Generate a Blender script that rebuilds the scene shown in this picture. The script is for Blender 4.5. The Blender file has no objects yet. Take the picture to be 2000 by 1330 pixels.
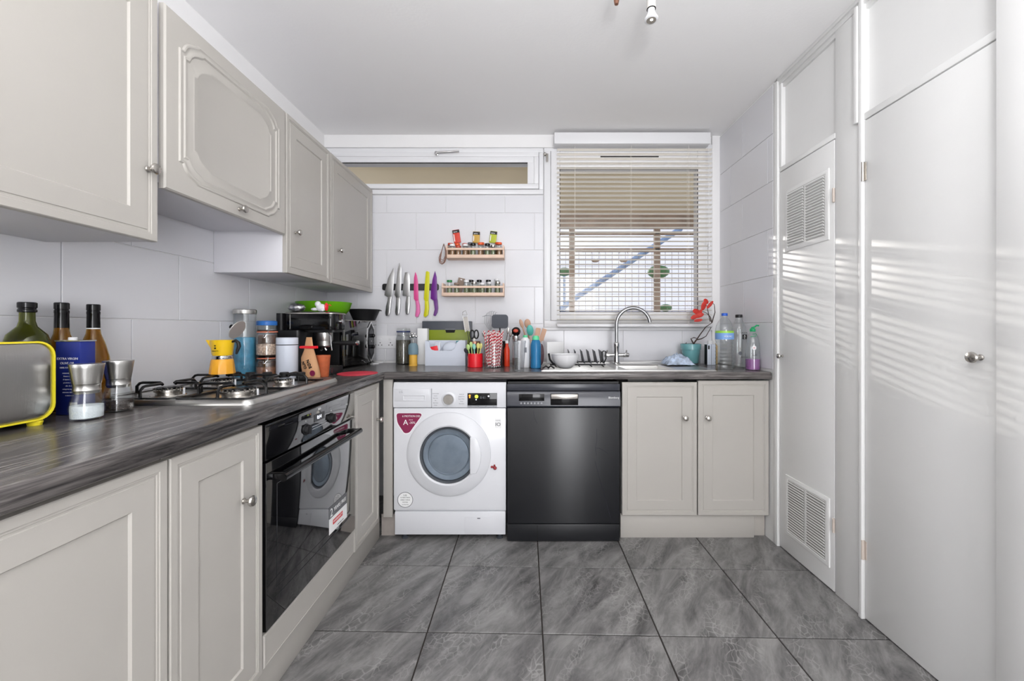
import bpy, bmesh, math, random
from math import sin, cos, pi, radians, sqrt
from mathutils import Vector, Matrix
R = random.Random(7)
sc = bpy.context.scene
COL = sc.collection

# ------------------------------------------------------------------ camera
cam_d = bpy.data.cameras.new('camera'); cam = bpy.data.objects.new('camera', cam_d); COL.objects.link(cam)
cam.location = (0, 0, 1.13); cam.rotation_euler = (radians(90), 0, 0)
cam_d.sensor_width = 36; cam_d.lens = 795 / 2000 * 36
cam_d.shift_x = -27 / 2000; cam_d.shift_y = -23 / 2000
cam_d.clip_start = 0.02
sc.camera = cam
# ------------------------------------------------------------------ world, sun, daylight from the room behind, exposure
w = bpy.data.worlds.new('sky'); sc.world = w; w.use_nodes = True
bg = w.node_tree.nodes['Background']; bg.inputs[0].default_value = (0.83, 0.86, 1.0, 1); bg.inputs[1].default_value = 0.8
def light(name, kind, loc, power, color=(1, 1, 1), size=1, size_y=None, direction=None, angle=None):
    d = bpy.data.lights.new(name, kind); d.energy = power; d.color = color
    o = bpy.data.objects.new(name, d); COL.objects.link(o); o.location = loc
    if kind == 'AREA':
        d.size = size
        if size_y: d.shape = 'RECTANGLE'; d.size_y = size_y
    if kind == 'POINT': d.shadow_soft_size = size
    if angle is not None: d.angle = angle
    if direction: o.rotation_euler = Vector(direction).to_track_quat('-Z', 'Y').to_euler()
    return o
light('sun', 'SUN', (-1, 6, 4), 0.9, (1, 0.96, 0.9), direction=(0.34, -1, -0.26), angle=radians(0.55))
light('added_ceiling_fill', 'AREA', (0.2, -0.45, 1.5), 48, (0.97, 0.98, 1.0), 0.5, 0.5, direction=(0, 0.12, 1))  # added fill aimed upward to brighten ceiling and walls, no real fixture
light('rear_daylight', 'AREA', (0.8, -2.25, 1.1), 52, (0.98, 0.985, 1.0), 1.05, 2.1, direction=(-0.12, 1, 0.04))
light('added_overhead_fill', 'AREA', (0.1, -0.75, 2.38), 8, (1, 0.98, 0.96), 1.6, 1.0, direction=(0, 0.1, -1))  # added soft fill from above behind the camera, not a fixture of the room
sc.view_settings.view_transform = 'Standard'; sc.view_settings.look = 'None'
sc.view_settings.gamma = 1; sc.view_settings.use_curve_mapping = False
sc.view_settings.exposure = 0.42
sc.cycles.use_denoising = True
sc.cycles.caustics_reflective = False; sc.cycles.caustics_refractive = False
sc.cycles.max_bounces = 10; sc.cycles.diffuse_bounces = 5; sc.cycles.glossy_bounces = 4; sc.cycles.transmission_bounces = 8; sc.cycles.transparent_max_bounces = 16
sc.cycles.sample_clamp_indirect = 6

# ------------------------------------------------------------------ materials
def lin(c):
    return tuple(((v / 255) / 12.92 if v / 255 <= 0.04045 else ((v / 255 + 0.055) / 1.055) ** 2.4) for v in c) + (1,)
def mat(name, c, rough=0.5, metal=0.0, trans=0.0, ior=1.45, emit=0, var=0.0, vscale=8, bump=0, bscale=60, coat=0, spec=None, stretch=None, sheen=0, alpha=1):
    m = bpy.data.materials.new(name); m.use_nodes = True; nt = m.node_tree; b = nt.nodes['Principled BSDF']
    col = lin(c); b.inputs['Base Color'].default_value = col; b.inputs['Roughness'].default_value = rough
    b.inputs['Metallic'].default_value = metal; b.inputs['Transmission Weight'].default_value = trans; b.inputs['IOR'].default_value = ior
    b.inputs['Coat Weight'].default_value = coat; b.inputs['Coat Roughness'].default_value = 0.06
    if spec is not None: b.inputs['Specular IOR Level'].default_value = spec
    if alpha < 1: b.inputs['Alpha'].default_value = alpha
    if emit: b.inputs['Emission Color'].default_value = col; b.inputs['Emission Strength'].default_value = emit
    if var or bump:
        tc = nt.nodes.new('ShaderNodeTexCoord'); mp = nt.nodes.new('ShaderNodeMapping'); nt.links.new(tc.outputs['Object'], mp.inputs[0])
        if stretch: mp.inputs['Scale'].default_value = stretch
    if var:
        n = nt.nodes.new('ShaderNodeTexNoise'); n.inputs['Scale'].default_value = vscale; n.inputs['Detail'].default_value = 5
        nt.links.new(mp.outputs[0], n.inputs['Vector'])
        r = nt.nodes.new('ShaderNodeValToRGB'); r.color_ramp.elements[0].position = 0.3; r.color_ramp.elements[1].position = 0.7
        r.color_ramp.elements[0].color = tuple(v * (1 - var) for v in col[:3]) + (1,)
        r.color_ramp.elements[1].color = tuple(min(1, v * (1 + var)) for v in col[:3]) + (1,)
        nt.links.new(n.outputs['Fac'], r.inputs[0]); nt.links.new(r.outputs[0], b.inputs['Base Color'])
    if bump:
        n = nt.nodes.new('ShaderNodeTexNoise'); n.inputs['Scale'].default_value = bscale; n.inputs['Detail'].default_value = 3
        nt.links.new(mp.outputs[0], n.inputs['Vector'])
        bp = nt.nodes.new('ShaderNodeBump'); bp.inputs['Strength'].default_value = bump; bp.inputs['Distance'].default_value = 0.01
        nt.links.new(n.outputs['Fac'], bp.inputs['Height']); nt.links.new(bp.outputs[0], b.inputs['Normal'])
    return m
def grain_mat(name, axis):
    m = mat(name, (70, 68, 68), 0.24); nt = m.node_tree; b = nt.nodes['Principled BSDF']
    tc = nt.nodes.new('ShaderNodeTexCoord'); mp = nt.nodes.new('ShaderNodeMapping'); nt.links.new(tc.outputs['Object'], mp.inputs[0])
    s = [60, 60, 60]; s[axis] = 3.5; mp.inputs['Scale'].default_value = s
    n = nt.nodes.new('ShaderNodeTexNoise'); n.inputs['Scale'].default_value = 1.6; n.inputs['Detail'].default_value = 7; n.inputs['Roughness'].default_value = .62; n.inputs['Distortion'].default_value = 0.6
    nt.links.new(mp.outputs[0], n.inputs['Vector'])
    n2 = nt.nodes.new('ShaderNodeTexNoise'); n2.inputs['Scale'].default_value = 0.16; n2.inputs['Detail'].default_value = 2; nt.links.new(mp.outputs[0], n2.inputs['Vector'])
    ad = nt.nodes.new('ShaderNodeMath'); ad.operation = 'MULTIPLY_ADD'; ad.inputs[1].default_value = .5; nt.links.new(n2.outputs['Fac'], ad.inputs[0]); nt.links.new(n.outputs['Fac'], ad.inputs[2])
    r = nt.nodes.new('ShaderNodeValToRGB'); e = r.color_ramp.elements
    e[0].position = .52; e[0].color = lin((38, 36, 37)); e[1].position = 1.0; e[1].color = lin((136, 131, 128)); k = e.new(.75); k.color = lin((86, 82, 81))
    nt.links.new(ad.outputs[0], r.inputs[0]); nt.links.new(r.outputs[0], b.inputs['Base Color'])
    bp = nt.nodes.new('ShaderNodeBump'); bp.inputs['Strength'].default_value = .04; bp.inputs['Distance'].default_value = .002
    nt.links.new(n.outputs['Fac'], bp.inputs['Height']); nt.links.new(bp.outputs[0], b.inputs['Normal'])
    return m
def slate_mat():
    m = mat('slate_tile', (100, 100, 100), 0.38); nt = m.node_tree; b = nt.nodes['Principled BSDF']; L = nt.links.new
    tc = nt.nodes.new('ShaderNodeNewGeometry'); oi = nt.nodes.new('ShaderNodeObjectInfo')
    cb = nt.nodes.new('ShaderNodeCombineXYZ'); ml = nt.nodes.new('ShaderNodeMath'); ml.operation = 'MULTIPLY'; ml.inputs[1].default_value = 37
    L(oi.outputs['Random'], ml.inputs[0]); L(ml.outputs[0], cb.inputs[0]); L(ml.outputs[0], cb.inputs[1])
    va = nt.nodes.new('ShaderNodeVectorMath'); va.operation = 'ADD'; L(tc.outputs['Position'], va.inputs[0]); L(cb.outputs[0], va.inputs[1])
    mp = nt.nodes.new('ShaderNodeMapping'); L(va.outputs[0], mp.inputs[0]); mp.vector_type = 'TEXTURE'; mp.inputs['Rotation'].default_value = (0, 0, radians(58)); mp.inputs['Scale'].default_value = (1, .30, 1)
    mp2 = nt.nodes.new('ShaderNodeMapping'); mp2.vector_type = 'TEXTURE'; mp2.inputs['Rotation'].default_value = (0, 0, radians(70)); mp2.inputs['Scale'].default_value = (1.5, .85, 1)
    base = nt.nodes.new('ShaderNodeTexNoise'); base.inputs['Scale'].default_value = 3.6; base.inputs['Detail'].default_value = 12; base.inputs['Roughness'].default_value = .7; base.inputs['Distortion'].default_value = .5; L(mp.outputs[0], base.inputs['Vector'])
    r = nt.nodes.new('ShaderNodeValToRGB'); e = r.color_ramp.elements; e[0].position = .34; e[0].color = lin((74, 73, 73)); e[1].position = .70; e[1].color = lin((150, 148, 147)); L(base.outputs['Fac'], r.inputs[0])
    dn = nt.nodes.new('ShaderNodeTexNoise'); dn.inputs['Scale'].default_value = 3; dn.inputs['Detail'].default_value = 4; L(va.outputs[0], dn.inputs['Vector'])
    mx = nt.nodes.new('ShaderNodeVectorMath'); mx.operation = 'MULTIPLY_ADD'; mx.inputs[1].default_value = (.22, .22, .22); L(dn.outputs['Color'], mx.inputs[0]); L(va.outputs[0], mx.inputs[2]); L(mx.outputs[0], mp2.inputs[0])
    def veins(scale, lo, hi):
        v = nt.nodes.new('ShaderNodeTexVoronoi'); v.feature = 'DISTANCE_TO_EDGE'; v.inputs['Scale'].default_value = scale; L(mp2.outputs[0], v.inputs['Vector'])
        q = nt.nodes.new('ShaderNodeMapRange'); q.inputs[1].default_value = lo; q.inputs[2].default_value = hi; q.inputs[3].default_value = 1; q.inputs[4].default_value = 0; L(v.outputs['Distance'], q.inputs[0]); return q
    v1 = veins(40, 0, .085); v2 = veins(2.2, 0, .010)
    mk = nt.nodes.new('ShaderNodeTexNoise'); mk.inputs['Scale'].default_value = 3.2; mk.inputs['Detail'].default_value = 4; L(mp.outputs[0], mk.inputs['Vector'])
    mr = nt.nodes.new('ShaderNodeMapRange'); mr.inputs[1].default_value = .47; mr.inputs[2].default_value = .66; L(mk.outputs['Fac'], mr.inputs[0])
    a = nt.nodes.new('ShaderNodeMath'); a.operation = 'MULTIPLY'; L(v1.outputs[0], a.inputs[0]); L(mr.outputs[0], a.inputs[1])
    mk2 = nt.nodes.new('ShaderNodeMath'); mk2.operation = 'MULTIPLY'; L(v2.outputs[0], mk2.inputs[0]); mk2.inputs[1].default_value = .18
    s = nt.nodes.new('ShaderNodeMath'); s.operation = 'MAXIMUM'; L(a.outputs[0], s.inputs[0]); L(mk2.outputs[0], s.inputs[1])
    s2 = nt.nodes.new('ShaderNodeMath'); s2.operation = 'MULTIPLY'; s2.inputs[1].default_value = .6; L(s.outputs[0], s2.inputs[0])
    mix = nt.nodes.new('ShaderNodeMix'); mix.data_type = 'RGBA'; L(s2.outputs[0], mix.inputs[0]); L(r.outputs[0], mix.inputs[6]); mix.inputs[7].default_value = lin((176, 174, 172)); L(mix.outputs[2], b.inputs['Base Color'])
    bp = nt.nodes.new('ShaderNodeBump'); bp.inputs['Strength'].default_value = .25; bp.inputs['Distance'].default_value = .004; L(base.outputs['Fac'], bp.inputs['Height']); L(bp.outputs[0], b.inputs['Normal'])
    return m
def pane_mat(name, tint=(1, 1, 1), gloss=.06, rough=0.02):
    m = bpy.data.materials.new(name); m.use_nodes = True; nt = m.node_tree; nt.nodes.remove(nt.nodes['Principled BSDF'])
    t = nt.nodes.new('ShaderNodeBsdfTransparent'); t.inputs[0].default_value = tint + (1,)
    g = nt.nodes.new('ShaderNodeBsdfGlossy'); g.inputs['Roughness'].default_value = rough
    lw0 = nt.nodes.new('ShaderNodeLayerWeight'); lw0.inputs[0].default_value = .5; lw = nt.nodes.new('ShaderNodeMath'); lw.operation = 'POWER'; lw.inputs[1].default_value = 4; nt.links.new(lw0.outputs['Facing'], lw.inputs[0])
    mr = nt.nodes.new('ShaderNodeMapRange'); mr.inputs[3].default_value = gloss * .4; mr.inputs[4].default_value = .6; nt.links.new(lw.outputs[0], mr.inputs[0])
    x = nt.nodes.new('ShaderNodeMixShader'); nt.links.new(mr.outputs[0], x.inputs[0]); nt.links.new(t.outputs[0], x.inputs[1]); nt.links.new(g.outputs[0], x.inputs[2])
    nt.links.new(x.outputs[0], nt.nodes['Material Output'].inputs[0]); return m
def stripe_mat():
    m = mat('striped_paper', (240, 235, 232), .6); nt = m.node_tree; b = nt.nodes['Principled BSDF']; L = nt.links.new
    tc = nt.nodes.new('ShaderNodeTexCoord'); sx = nt.nodes.new('ShaderNodeSeparateXYZ'); L(tc.outputs['Object'], sx.inputs[0])
    at = nt.nodes.new('ShaderNodeMath'); at.operation = 'ARCTAN2'; L(sx.outputs[0], at.inputs[0]); L(sx.outputs[1], at.inputs[1])
    z = nt.nodes.new('ShaderNodeMath'); z.operation = 'MULTIPLY_ADD'; z.inputs[1].default_value = 330; L(sx.outputs[2], z.inputs[0]); L(at.outputs[0], z.inputs[2])
    s = nt.nodes.new('ShaderNodeMath'); s.operation = 'SINE'; L(z.outputs[0], s.inputs[0])
    g = nt.nodes.new('ShaderNodeMath'); g.operation = 'GREATER_THAN'; g.inputs[1].default_value = -.15; L(s.outputs[0], g.inputs[0])
    mix = nt.nodes.new('ShaderNodeMix'); mix.data_type = 'RGBA'; L(g.outputs[0], mix.inputs[0]); mix.inputs[6].default_value = lin((240, 236, 234)); mix.inputs[7].default_value = lin((190, 24, 48)); L(mix.outputs[2], b.inputs['Base Color']); return m
M = dict(
    film=mat('film_covered_black', (13, 15, 20), .33, spec=.8, bump=.04, bscale=6, stretch=(1.5, 1, .5)),
    wall=mat('white_emulsion', (232, 231, 231), .75, bump=.04, bscale=120), ceil=mat('ceiling_paint', (236, 235, 235), .8, bump=.05, bscale=90),
    tile=mat('glazed_wall_tile', (217, 217, 221), .22, bump=.05, bscale=9), grout=mat('pale_grout', (180, 180, 184), .8),
    grey_grout=mat('dark_floor_grout', (52, 47, 44), .9), slate=slate_mat(),
    paint=mat('greige_cabinet_paint', (174, 170, 164), .36, var=.02, vscale=3, bump=.03, bscale=30), paintd=mat('greige_edge', (172, 167, 160), .45), beechd=mat('bare_board', (158, 150, 144), .7, var=.1, vscale=20),
    gloss_door=mat('white_gloss_paint', (228, 228, 227), .38, var=.015, vscale=4, bump=.05, bscale=14), white_box=mat('white_melamine', (214, 213, 218), .4),
    wood_x=grain_mat('dark_laminate_back', 0), wood_y=grain_mat('dark_laminate_left', 1),
    steel=mat('brushed_steel', (196, 195, 192), .28, 1, bump=.03, bscale=5, stretch=(3, 60, 3)), chrome=mat('chrome', (215, 215, 215), .1, 1), satin=mat('satin_nickel', (190, 186, 180), .25, 1),
    blackg=mat('black_gloss', (9, 9, 11), .08, spec=.4), blackm=mat('black_matt', (22, 22, 24), .5), black_iron=mat('black_enamel', (14, 14, 15), .25), black_pl=mat('black_plastic', (26, 27, 30), .35),
    oven_glass=mat('black_oven_glass', (6, 6, 8), .02, spec=.9, coat=1), oven_frame=mat('dark_oven_enamel', (28, 30, 36), .12, coat=.5),
    dwpanel=mat('dark_grey_plastic', (52, 54, 62), .2),
    wm=mat('white_enamel', (220, 221, 225), .2, coat=.3), wmring=mat('white_plastic', (212, 213, 217), .28), wmgrey=mat('grey_plastic', (150, 152, 156), .35),
    drum=mat('drum_grey', (142, 150, 158), .35, .3, var=.15, vscale=14), rubber=mat('grey_rubber', (62, 66, 72), .5),
    upvc=mat('white_upvc', (224, 224, 226), .3), slat=mat('cream_slat', (246, 241, 232), .45), gasket=mat('dark_gasket', (40, 38, 36), .7), pane=pane_mat('window_pane'), door_glass=pane_mat('porthole_glass', (.86, .9, .94), .15),
    soffit=mat('beige_render', (240, 224, 190), .85, var=.04, vscale=3), brown=mat('brown_timber', (168, 146, 126), .8, var=.2, vscale=6, bump=.3, bscale=40), net=mat('brown_net', (120, 100, 82), .8),
    blue_bar=mat('pale_blue_paint', (140, 170, 210), .5), green_lamp=mat('green_shade', (84, 140, 82), .5), teal_out=mat('pale_teal', (150, 200, 196), .6),
    glass=mat('clear_glass', (245, 248, 246), .02, trans=1, ior=1.3), thin=pane_mat('thin_clear_plastic', (.975, .985, .985), .12, .06), green_glass=mat('olive_glass', (150, 156, 50), .03, trans=.97, ior=1.4), brown_glass=mat('amber_glass', (206, 164, 76), .03, trans=.97, ior=1.35),
    cloudy=pane_mat('cloudy_plastic', (.93, .94, .95), .22, .3), foil=mat('foil', (215, 215, 218), .3, 1, bump=.8, bscale=60),
    yellow=mat('yellow_enamel', (246, 200, 34), .28, coat=.3), yellow2=mat('yellow_trim', (232, 214, 48), .4), orange=mat('orange_lacquer', (236, 168, 48), .35, var=.08),
    navy=mat('navy_tin', (28, 42, 120), .35), white=mat('white_plastic_small', (228, 228, 230), .4), paper=mat('white_paper', (236, 236, 236), .7), lblack=mat('black_print', (20, 20, 20), .5), lwhite=mat('white_print', (240, 240, 240), .5), lgrey=mat('grey_print', (110, 112, 118), .5), lred=mat('red_print', (205, 36, 40), .5),
    salt=mat('salt', (226, 232, 236), .8, bump=.3, bscale=300), pepper=mat('peppercorns', (56, 44, 40), .7, var=.6, vscale=220, bump=.8, bscale=220),
    beans=mat('speckled_beans', (196, 168, 148), .6, var=.45, vscale=150, bump=.8, bscale=130), brown_beans=mat('brown_grain', (134, 86, 58), .6, var=.4, vscale=160, bump=.6, bscale=140), teal_fill=mat('blue_packet_fill', (74, 150, 186), .4, var=.25, vscale=30, bump=.3, bscale=40), grain=mat('mixed_seeds', (92, 88, 76), .7, var=.5, vscale=200, bump=.7, bscale=180),
    blue=mat('blue_plastic', (48, 112, 190), .4), seal=mat('orange_rubber_seal', (208, 120, 92), .5), kraft=mat('kraft_paper', (196, 150, 110), .75, bump=.25, bscale=25), magenta=mat('plum_ink', (130, 30, 72), .6), red=mat('red_plastic', (226, 32, 44), .35), terra=mat('terracotta', (186, 96, 58), .6, var=.15, vscale=40),
    lime=mat('green_bowl_plastic', (104, 176, 22), .3), egg=mat('tan_shell', (208, 150, 100), .6), pinkmat=mat('red_silicone', (218, 58, 78), .5),
    navyseal=mat('navy_seal', (48, 60, 104), .4), slateblue=mat('grey_blue_silicone', (112, 138, 150), .5), mustard=mat('mustard_silicone', (226, 176, 70), .5), bgrey=mat('slate_grey_plastic', (72, 76, 84), .4), olive=mat('lime_plastic', (128, 142, 30), .4),
    wbox=mat('bluish_white_plastic', (206, 212, 224), .35), tealp=mat('teal_print', (70, 150, 156), .5), stripe=stripe_mat(), spoon_g=mat('pale_green_plastic', (176, 206, 130), .4), spoon_t=mat('mint_plastic', (140, 205, 185), .4), spoon_y=mat('lemon_plastic', (214, 206, 120), .4), spoon_d=mat('charcoal_rubber', (50, 50, 58), .5),
    copper=mat('copper_band', (150, 110, 92), .3, .8), beech=mat('beech_wood', (198, 160, 136), .6, var=.1, vscale=12, stretch=(1, 1, .15)), pale_wood=mat('pale_pine', (224, 196, 176), .6, var=.06, vscale=20), teal=mat('teal_silicone', (84, 176, 164), .4), plum=mat('plum_plastic', (88, 40, 52), .4),
    bbottle=mat('blue_translucent', (56, 140, 196), .15, trans=.35, ior=1.3), mint=mat('green_cap', (96, 205, 150), .35), orange_red=mat('orange_red_plastic', (214, 62, 34), .35),
    pot=mat('teal_glaze', (104, 158, 162), .25, coat=.3), soil=mat('dark_soil', (50, 38, 30), .9), twig=mat('dark_twig', (66, 52, 46), .8), petal=mat('red_leaf', (196, 52, 42), .6, var=.2, vscale=30), cloth=mat('blue_white_cloth', (180, 194, 214), .9, var=.4, vscale=34, bump=.3, bscale=90),
    cap_blue=mat('blue_cap', (42, 92, 190), .4), wlabel=mat('blue_green_label', (120, 160, 215), .4), glabel=mat('lime_label', (150, 206, 70), .4), green=mat('green_pump', (32, 156, 98), .4), purple_liq=mat('lilac_liquid', (196, 130, 200), .1, trans=.5, ior=1.3),
    k_pink=mat('pink_blade', (214, 74, 140), .35), k_pinkh=mat('pink_handle', (222, 110, 168), .45), k_yel=mat('yellow_green_blade', (206, 204, 24), .35), k_pur=mat('purple_blade', (104, 28, 132), .35), k_purh=mat('purple_handle', (108, 58, 132), .45),
    tapsteel=mat('satin_tap_steel', (166, 167, 170), .22, 1), lidmetal=mat('lid_metal', (186, 182, 178), .42, .5), knife=mat('knife_steel', (176, 176, 176), .32, 1), spice_o=mat('orange_lid', (230, 92, 40), .4), spice_r=mat('brick_lid', (186, 72, 52), .4), spice_g=mat('green_lid', (52, 130, 76), .4), pk_red=mat('red_packet', (206, 62, 44), .5), pk_must=mat('ochre_packet', (196, 156, 66), .5), pk_green=mat('lime_packet', (176, 186, 44), .5), spc_fill=mat('spice_fill', (160, 120, 84), .7, var=.4, vscale=120), spc_green=mat('herb_fill', (122, 132, 96), .7, var=.4, vscale=120), greybrown=mat('taupe_card', (142, 124, 112), .7), rope=mat('brown_string', (136, 104, 92), .8),
    leds=mat('lit_display', (235, 240, 255), .4, emit=1.5), ledo=mat('lit_orange', (255, 140, 40), .4, emit=1.4), ledg=mat('lit_lime', (190, 225, 60), .4, emit=1.1), bulb=mat('lit_bulb', (255, 250, 240), .3, emit=3), whitemetal=mat('white_lamp_metal', (212, 210, 206), .35), rust=mat('rusty_hinge', (196, 184, 174), .6), grille=mat('vent_backing', (170, 169, 166), .9), gap=mat('dark_gap', (34, 32, 30), .9), pinkpl=mat('dull_red_charm', (150, 50, 54), .4))

_b = M['film'].node_tree.nodes['Principled BSDF']; _b.inputs['Anisotropic'].default_value = .85; _b.inputs['Anisotropic Rotation'].default_value = .25
# ------------------------------------------------------------------ mesh building
class MB:
    def __init__(s): s.v = []; s.f = []; s.mi = []; s.m = 0; s.T = Matrix.Identity(4)
    def add(s, vs, fs):
        n = len(s.v); s.v += [tuple(s.T @ Vector(p)) for p in vs]; s.f += [[i + n for i in f] for f in fs]; s.mi += [s.m] * len(fs); return s
    def box(s, x0, x1, y0, y1, z0, z1):
        return s.add([(x0, y0, z0), (x1, y0, z0), (x1, y1, z0), (x0, y1, z0), (x0, y0, z1), (x1, y0, z1), (x1, y1, z1), (x0, y1, z1)],
                     [(0, 3, 2, 1), (4, 5, 6, 7), (0, 1, 5, 4), (1, 2, 6, 5), (2, 3, 7, 6), (3, 0, 4, 7)])
    def loops(s, ls, cap0=True, cap1=True, closed=False):
        n = len(ls[0]); vs = [p for l in ls for p in l]; fs = []
        k = len(ls)
        for i in range(k if closed else k - 1):
            a, b = i * n, ((i + 1) % k) * n
            for j in range(n): fs.append((a + j, a + (j + 1) % n, b + (j + 1) % n, b + j))
        if cap0 and not closed: fs.append(tuple(range(n))[::-1])
        if cap1 and not closed: fs.append(tuple((k - 1) * n + j for j in range(n)))
        return s.add(vs, fs)
    def lathe(s, prof, c=(0, 0, 0), seg=24, axis='Z', sx=1, sy=1, cap0=True, cap1=True, closed=False):
        ls = []
        for r, z in prof:
            r = max(r, .0002); l = []
            for j in range(seg):
                a = 2 * pi * j / seg; p, q = r * cos(a) * sx, r * sin(a) * sy
                l.append({'Z': (c[0] + p, c[1] + q, c[2] + z), 'Y': (c[0] + p, c[1] + z, c[2] - q), 'X': (c[0] + z, c[1] + p, c[2] + q)}[axis])
            ls.append(l)
        return s.loops(ls, cap0, cap1, closed)
    def cup(s, outer, t, c=(0, 0, 0), seg=24, floor=None, **k):
        """hollow vessel: outer profile bottom->top, wall thickness t"""
        inner = [(max(r - t, .0003), max(z, (outer[0][1] + (floor or t)))) for r, z in outer][::-1]
        return s.lathe(outer + inner, c, seg, **k)
    def tube(s, pts, r, seg=8, closed=False, rs=None):
        P = [Vector(p) for p in pts]; n = len(P); ls = []
        t0 = (P[1] - P[0]).normalized(); up = Vector((0, 0, 1)) if abs(t0.z) < .9 else Vector((1, 0, 0)); nrm = (up - t0 * up.dot(t0)).normalized()
        for i in range(n):
            if closed: t = (P[(i + 1) % n] - P[i - 1])
            else: t = P[min(i + 1, n - 1)] - P[max(i - 1, 0)]
            t.normalize(); nrm = (nrm - t * nrm.dot(t)); nrm.normalize(); b = t.cross(nrm); rr = rs[i] if rs else r
            ls.append([tuple(P[i] + (nrm * cos(2 * pi * j / seg) + b * sin(2 * pi * j / seg)) * rr) for j in range(seg)])
        return s.loops(ls, not closed, not closed, closed)
    def sphere(s, c, r, seg=16, sx=1, sy=1, sz=1, n=9):
        return s.lathe([(r * sin(pi * i / n), -r * cos(pi * i / n) * sz) for i in range(n + 1)], c, seg, sx=sx, sy=sy)
    def prism(s, pts, O, U, V, d):
        O, U, V = Vector(O), Vector(U), Vector(V); W = U.cross(V).normalized()
        a = [O + U * p[0] + V * p[1] for p in pts]; return s.loops([[tuple(p) for p in a], [tuple(p + W * d) for p in a]])
    def panel(s, O, U, V, w, h, prof, shape=None):
        """nested rings (inset, height) raised along U x V"""
        O, U, V = Vector(O), Vector(U), Vector(V); W = U.cross(V); ls = []
        for ins, d in prof:
            pts = shape(w, h, ins) if shape else [(ins, ins), (w - ins, ins), (w - ins, h - ins), (ins, h - ins)]
            ls.append([tuple(O + U * p[0] + V * p[1] + W * d) for p in pts])
        return s.loops(ls)
    def build(s, name, m, parent=None, world=False, bevel=0, seg=2, ang=35, kind=None):
        me = bpy.data.meshes.new(name); vs = s.v
        if world and parent is not None:
            L = Vector(); q = parent
            while q is not None: L += q.location; q = q.parent
            vs = [tuple(Vector(p) - L) for p in vs]
        me.from_pydata(vs, [], s.f)
        for x in (m if isinstance(m, (list, tuple)) else [m]): me.materials.append(x)
        me.polygons.foreach_set('material_index', s.mi)
        bm = bmesh.new(); bm.from_mesh(me)
        bmesh.ops.recalc_face_normals(bm, faces=bm.faces)
        if bevel:
            es = [e for e in bm.edges if len(e.link_faces) == 2 and e.calc_face_angle(0) > radians(30)]
            bmesh.ops.bevel(bm, geom=es, offset=bevel, segments=seg, profile=.5, affect='EDGES', clamp_overlap=True)
        bm.to_mesh(me); bm.free()
        me.shade_smooth(); me.set_sharp_from_angle(angle=radians(ang))
        o = bpy.data.objects.new(name, me); COL.objects.link(o)
        if parent is not None: o.parent = parent
        if kind: o['kind'] = kind
        return o
def thing(name, label, cat, loc=(0, 0, 0), rz=0, group=None):
    o = bpy.data.objects.new(name, None); o.empty_display_size = .05; COL.objects.link(o); o.location = loc; o.rotation_euler = (0, 0, rz)
    return tag(o, label, cat, group)
def tag(o, label, cat, group=None):
    o['label'] = label; o['category'] = cat
    if group: o['group'] = group
    return o
def structure(name, mb, m, **k):
    o = mb.build(name, m, **k); o['kind'] = 'structure'; return o
def lettering(s, size, m, parent, pos, right=(1, 0, 0), up=(0, 0, 1), name='lettering', world=True, depth=.0002, sx=1.0):
    cu = bpy.data.curves.new('t', 'FONT'); cu.body = s; cu.size = size; cu.extrude = depth; cu.align_x = 'CENTER'; cu.align_y = 'CENTER'; cu.resolution_u = 2
    t = bpy.data.objects.new('t', cu); me = bpy.data.meshes.new_from_object(t); bpy.data.objects.remove(t); bpy.data.curves.remove(cu)
    r, u = Vector(right).normalized(), Vector(up).normalized(); n = r.cross(u); p = Vector(pos)
    if world:
        q = parent
        while q is not None: p -= q.location; q = q.parent
    mt = Matrix(((r.x * sx, u.x, n.x, p.x), (r.y * sx, u.y, n.y, p.y), (r.z * sx, u.z, n.z, p.z), (0, 0, 0, 1)))
    me.transform(mt); me.materials.clear(); me.materials.append(m)
    o = bpy.data.objects.new(name, me); COL.objects.link(o); o.parent = parent; return o
def copy_tree(o, label=None, parent=None, loc=None, rz=None):
    c = o.copy(); COL.objects.link(c)
    if parent is not None: c.parent = parent
    if loc is not None: c.location = loc
    if rz is not None: c.rotation_euler = (0, 0, rz)
    if label: c['label'] = label
    for ch in list(o.children): copy_tree(ch, parent=c)
    return c
def arc(c, r, a0, a1, n, plane='XZ'):
    out = []
    for i in range(n + 1):
        a = radians(a0 + (a1 - a0) * i / n); p, q = r * cos(a), r * sin(a)
        out.append({'XZ': (c[0] + p, c[1], c[2] + q), 'XY': (c[0] + p, c[1] + q, c[2]), 'YZ': (c[0], c[1] + p, c[2] + q)}[plane])
    return out
def rounded(w, h, r, n=5):
    pts = []
    for cx, cy, a in ((w - r, r, -90), (w - r, h - r, 0), (r, h - r, 90), (r, r, 180)):
        for i in range(n + 1):
            t = radians(a + 90 * i / n); pts.append((cx + r * cos(t), cy + r * sin(t)))
    return pts
F = 795.0
def X(px, d): return (px - 1027) * d / F
def Z(py, d): return 1.13 - (py - 642) * d / F
WL, WR, YB, ZC = -1.35, 1.31, 2.76, 2.43     # left wall, right wall, back wall, ceiling
ZT = .90                                      # worktop height

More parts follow.
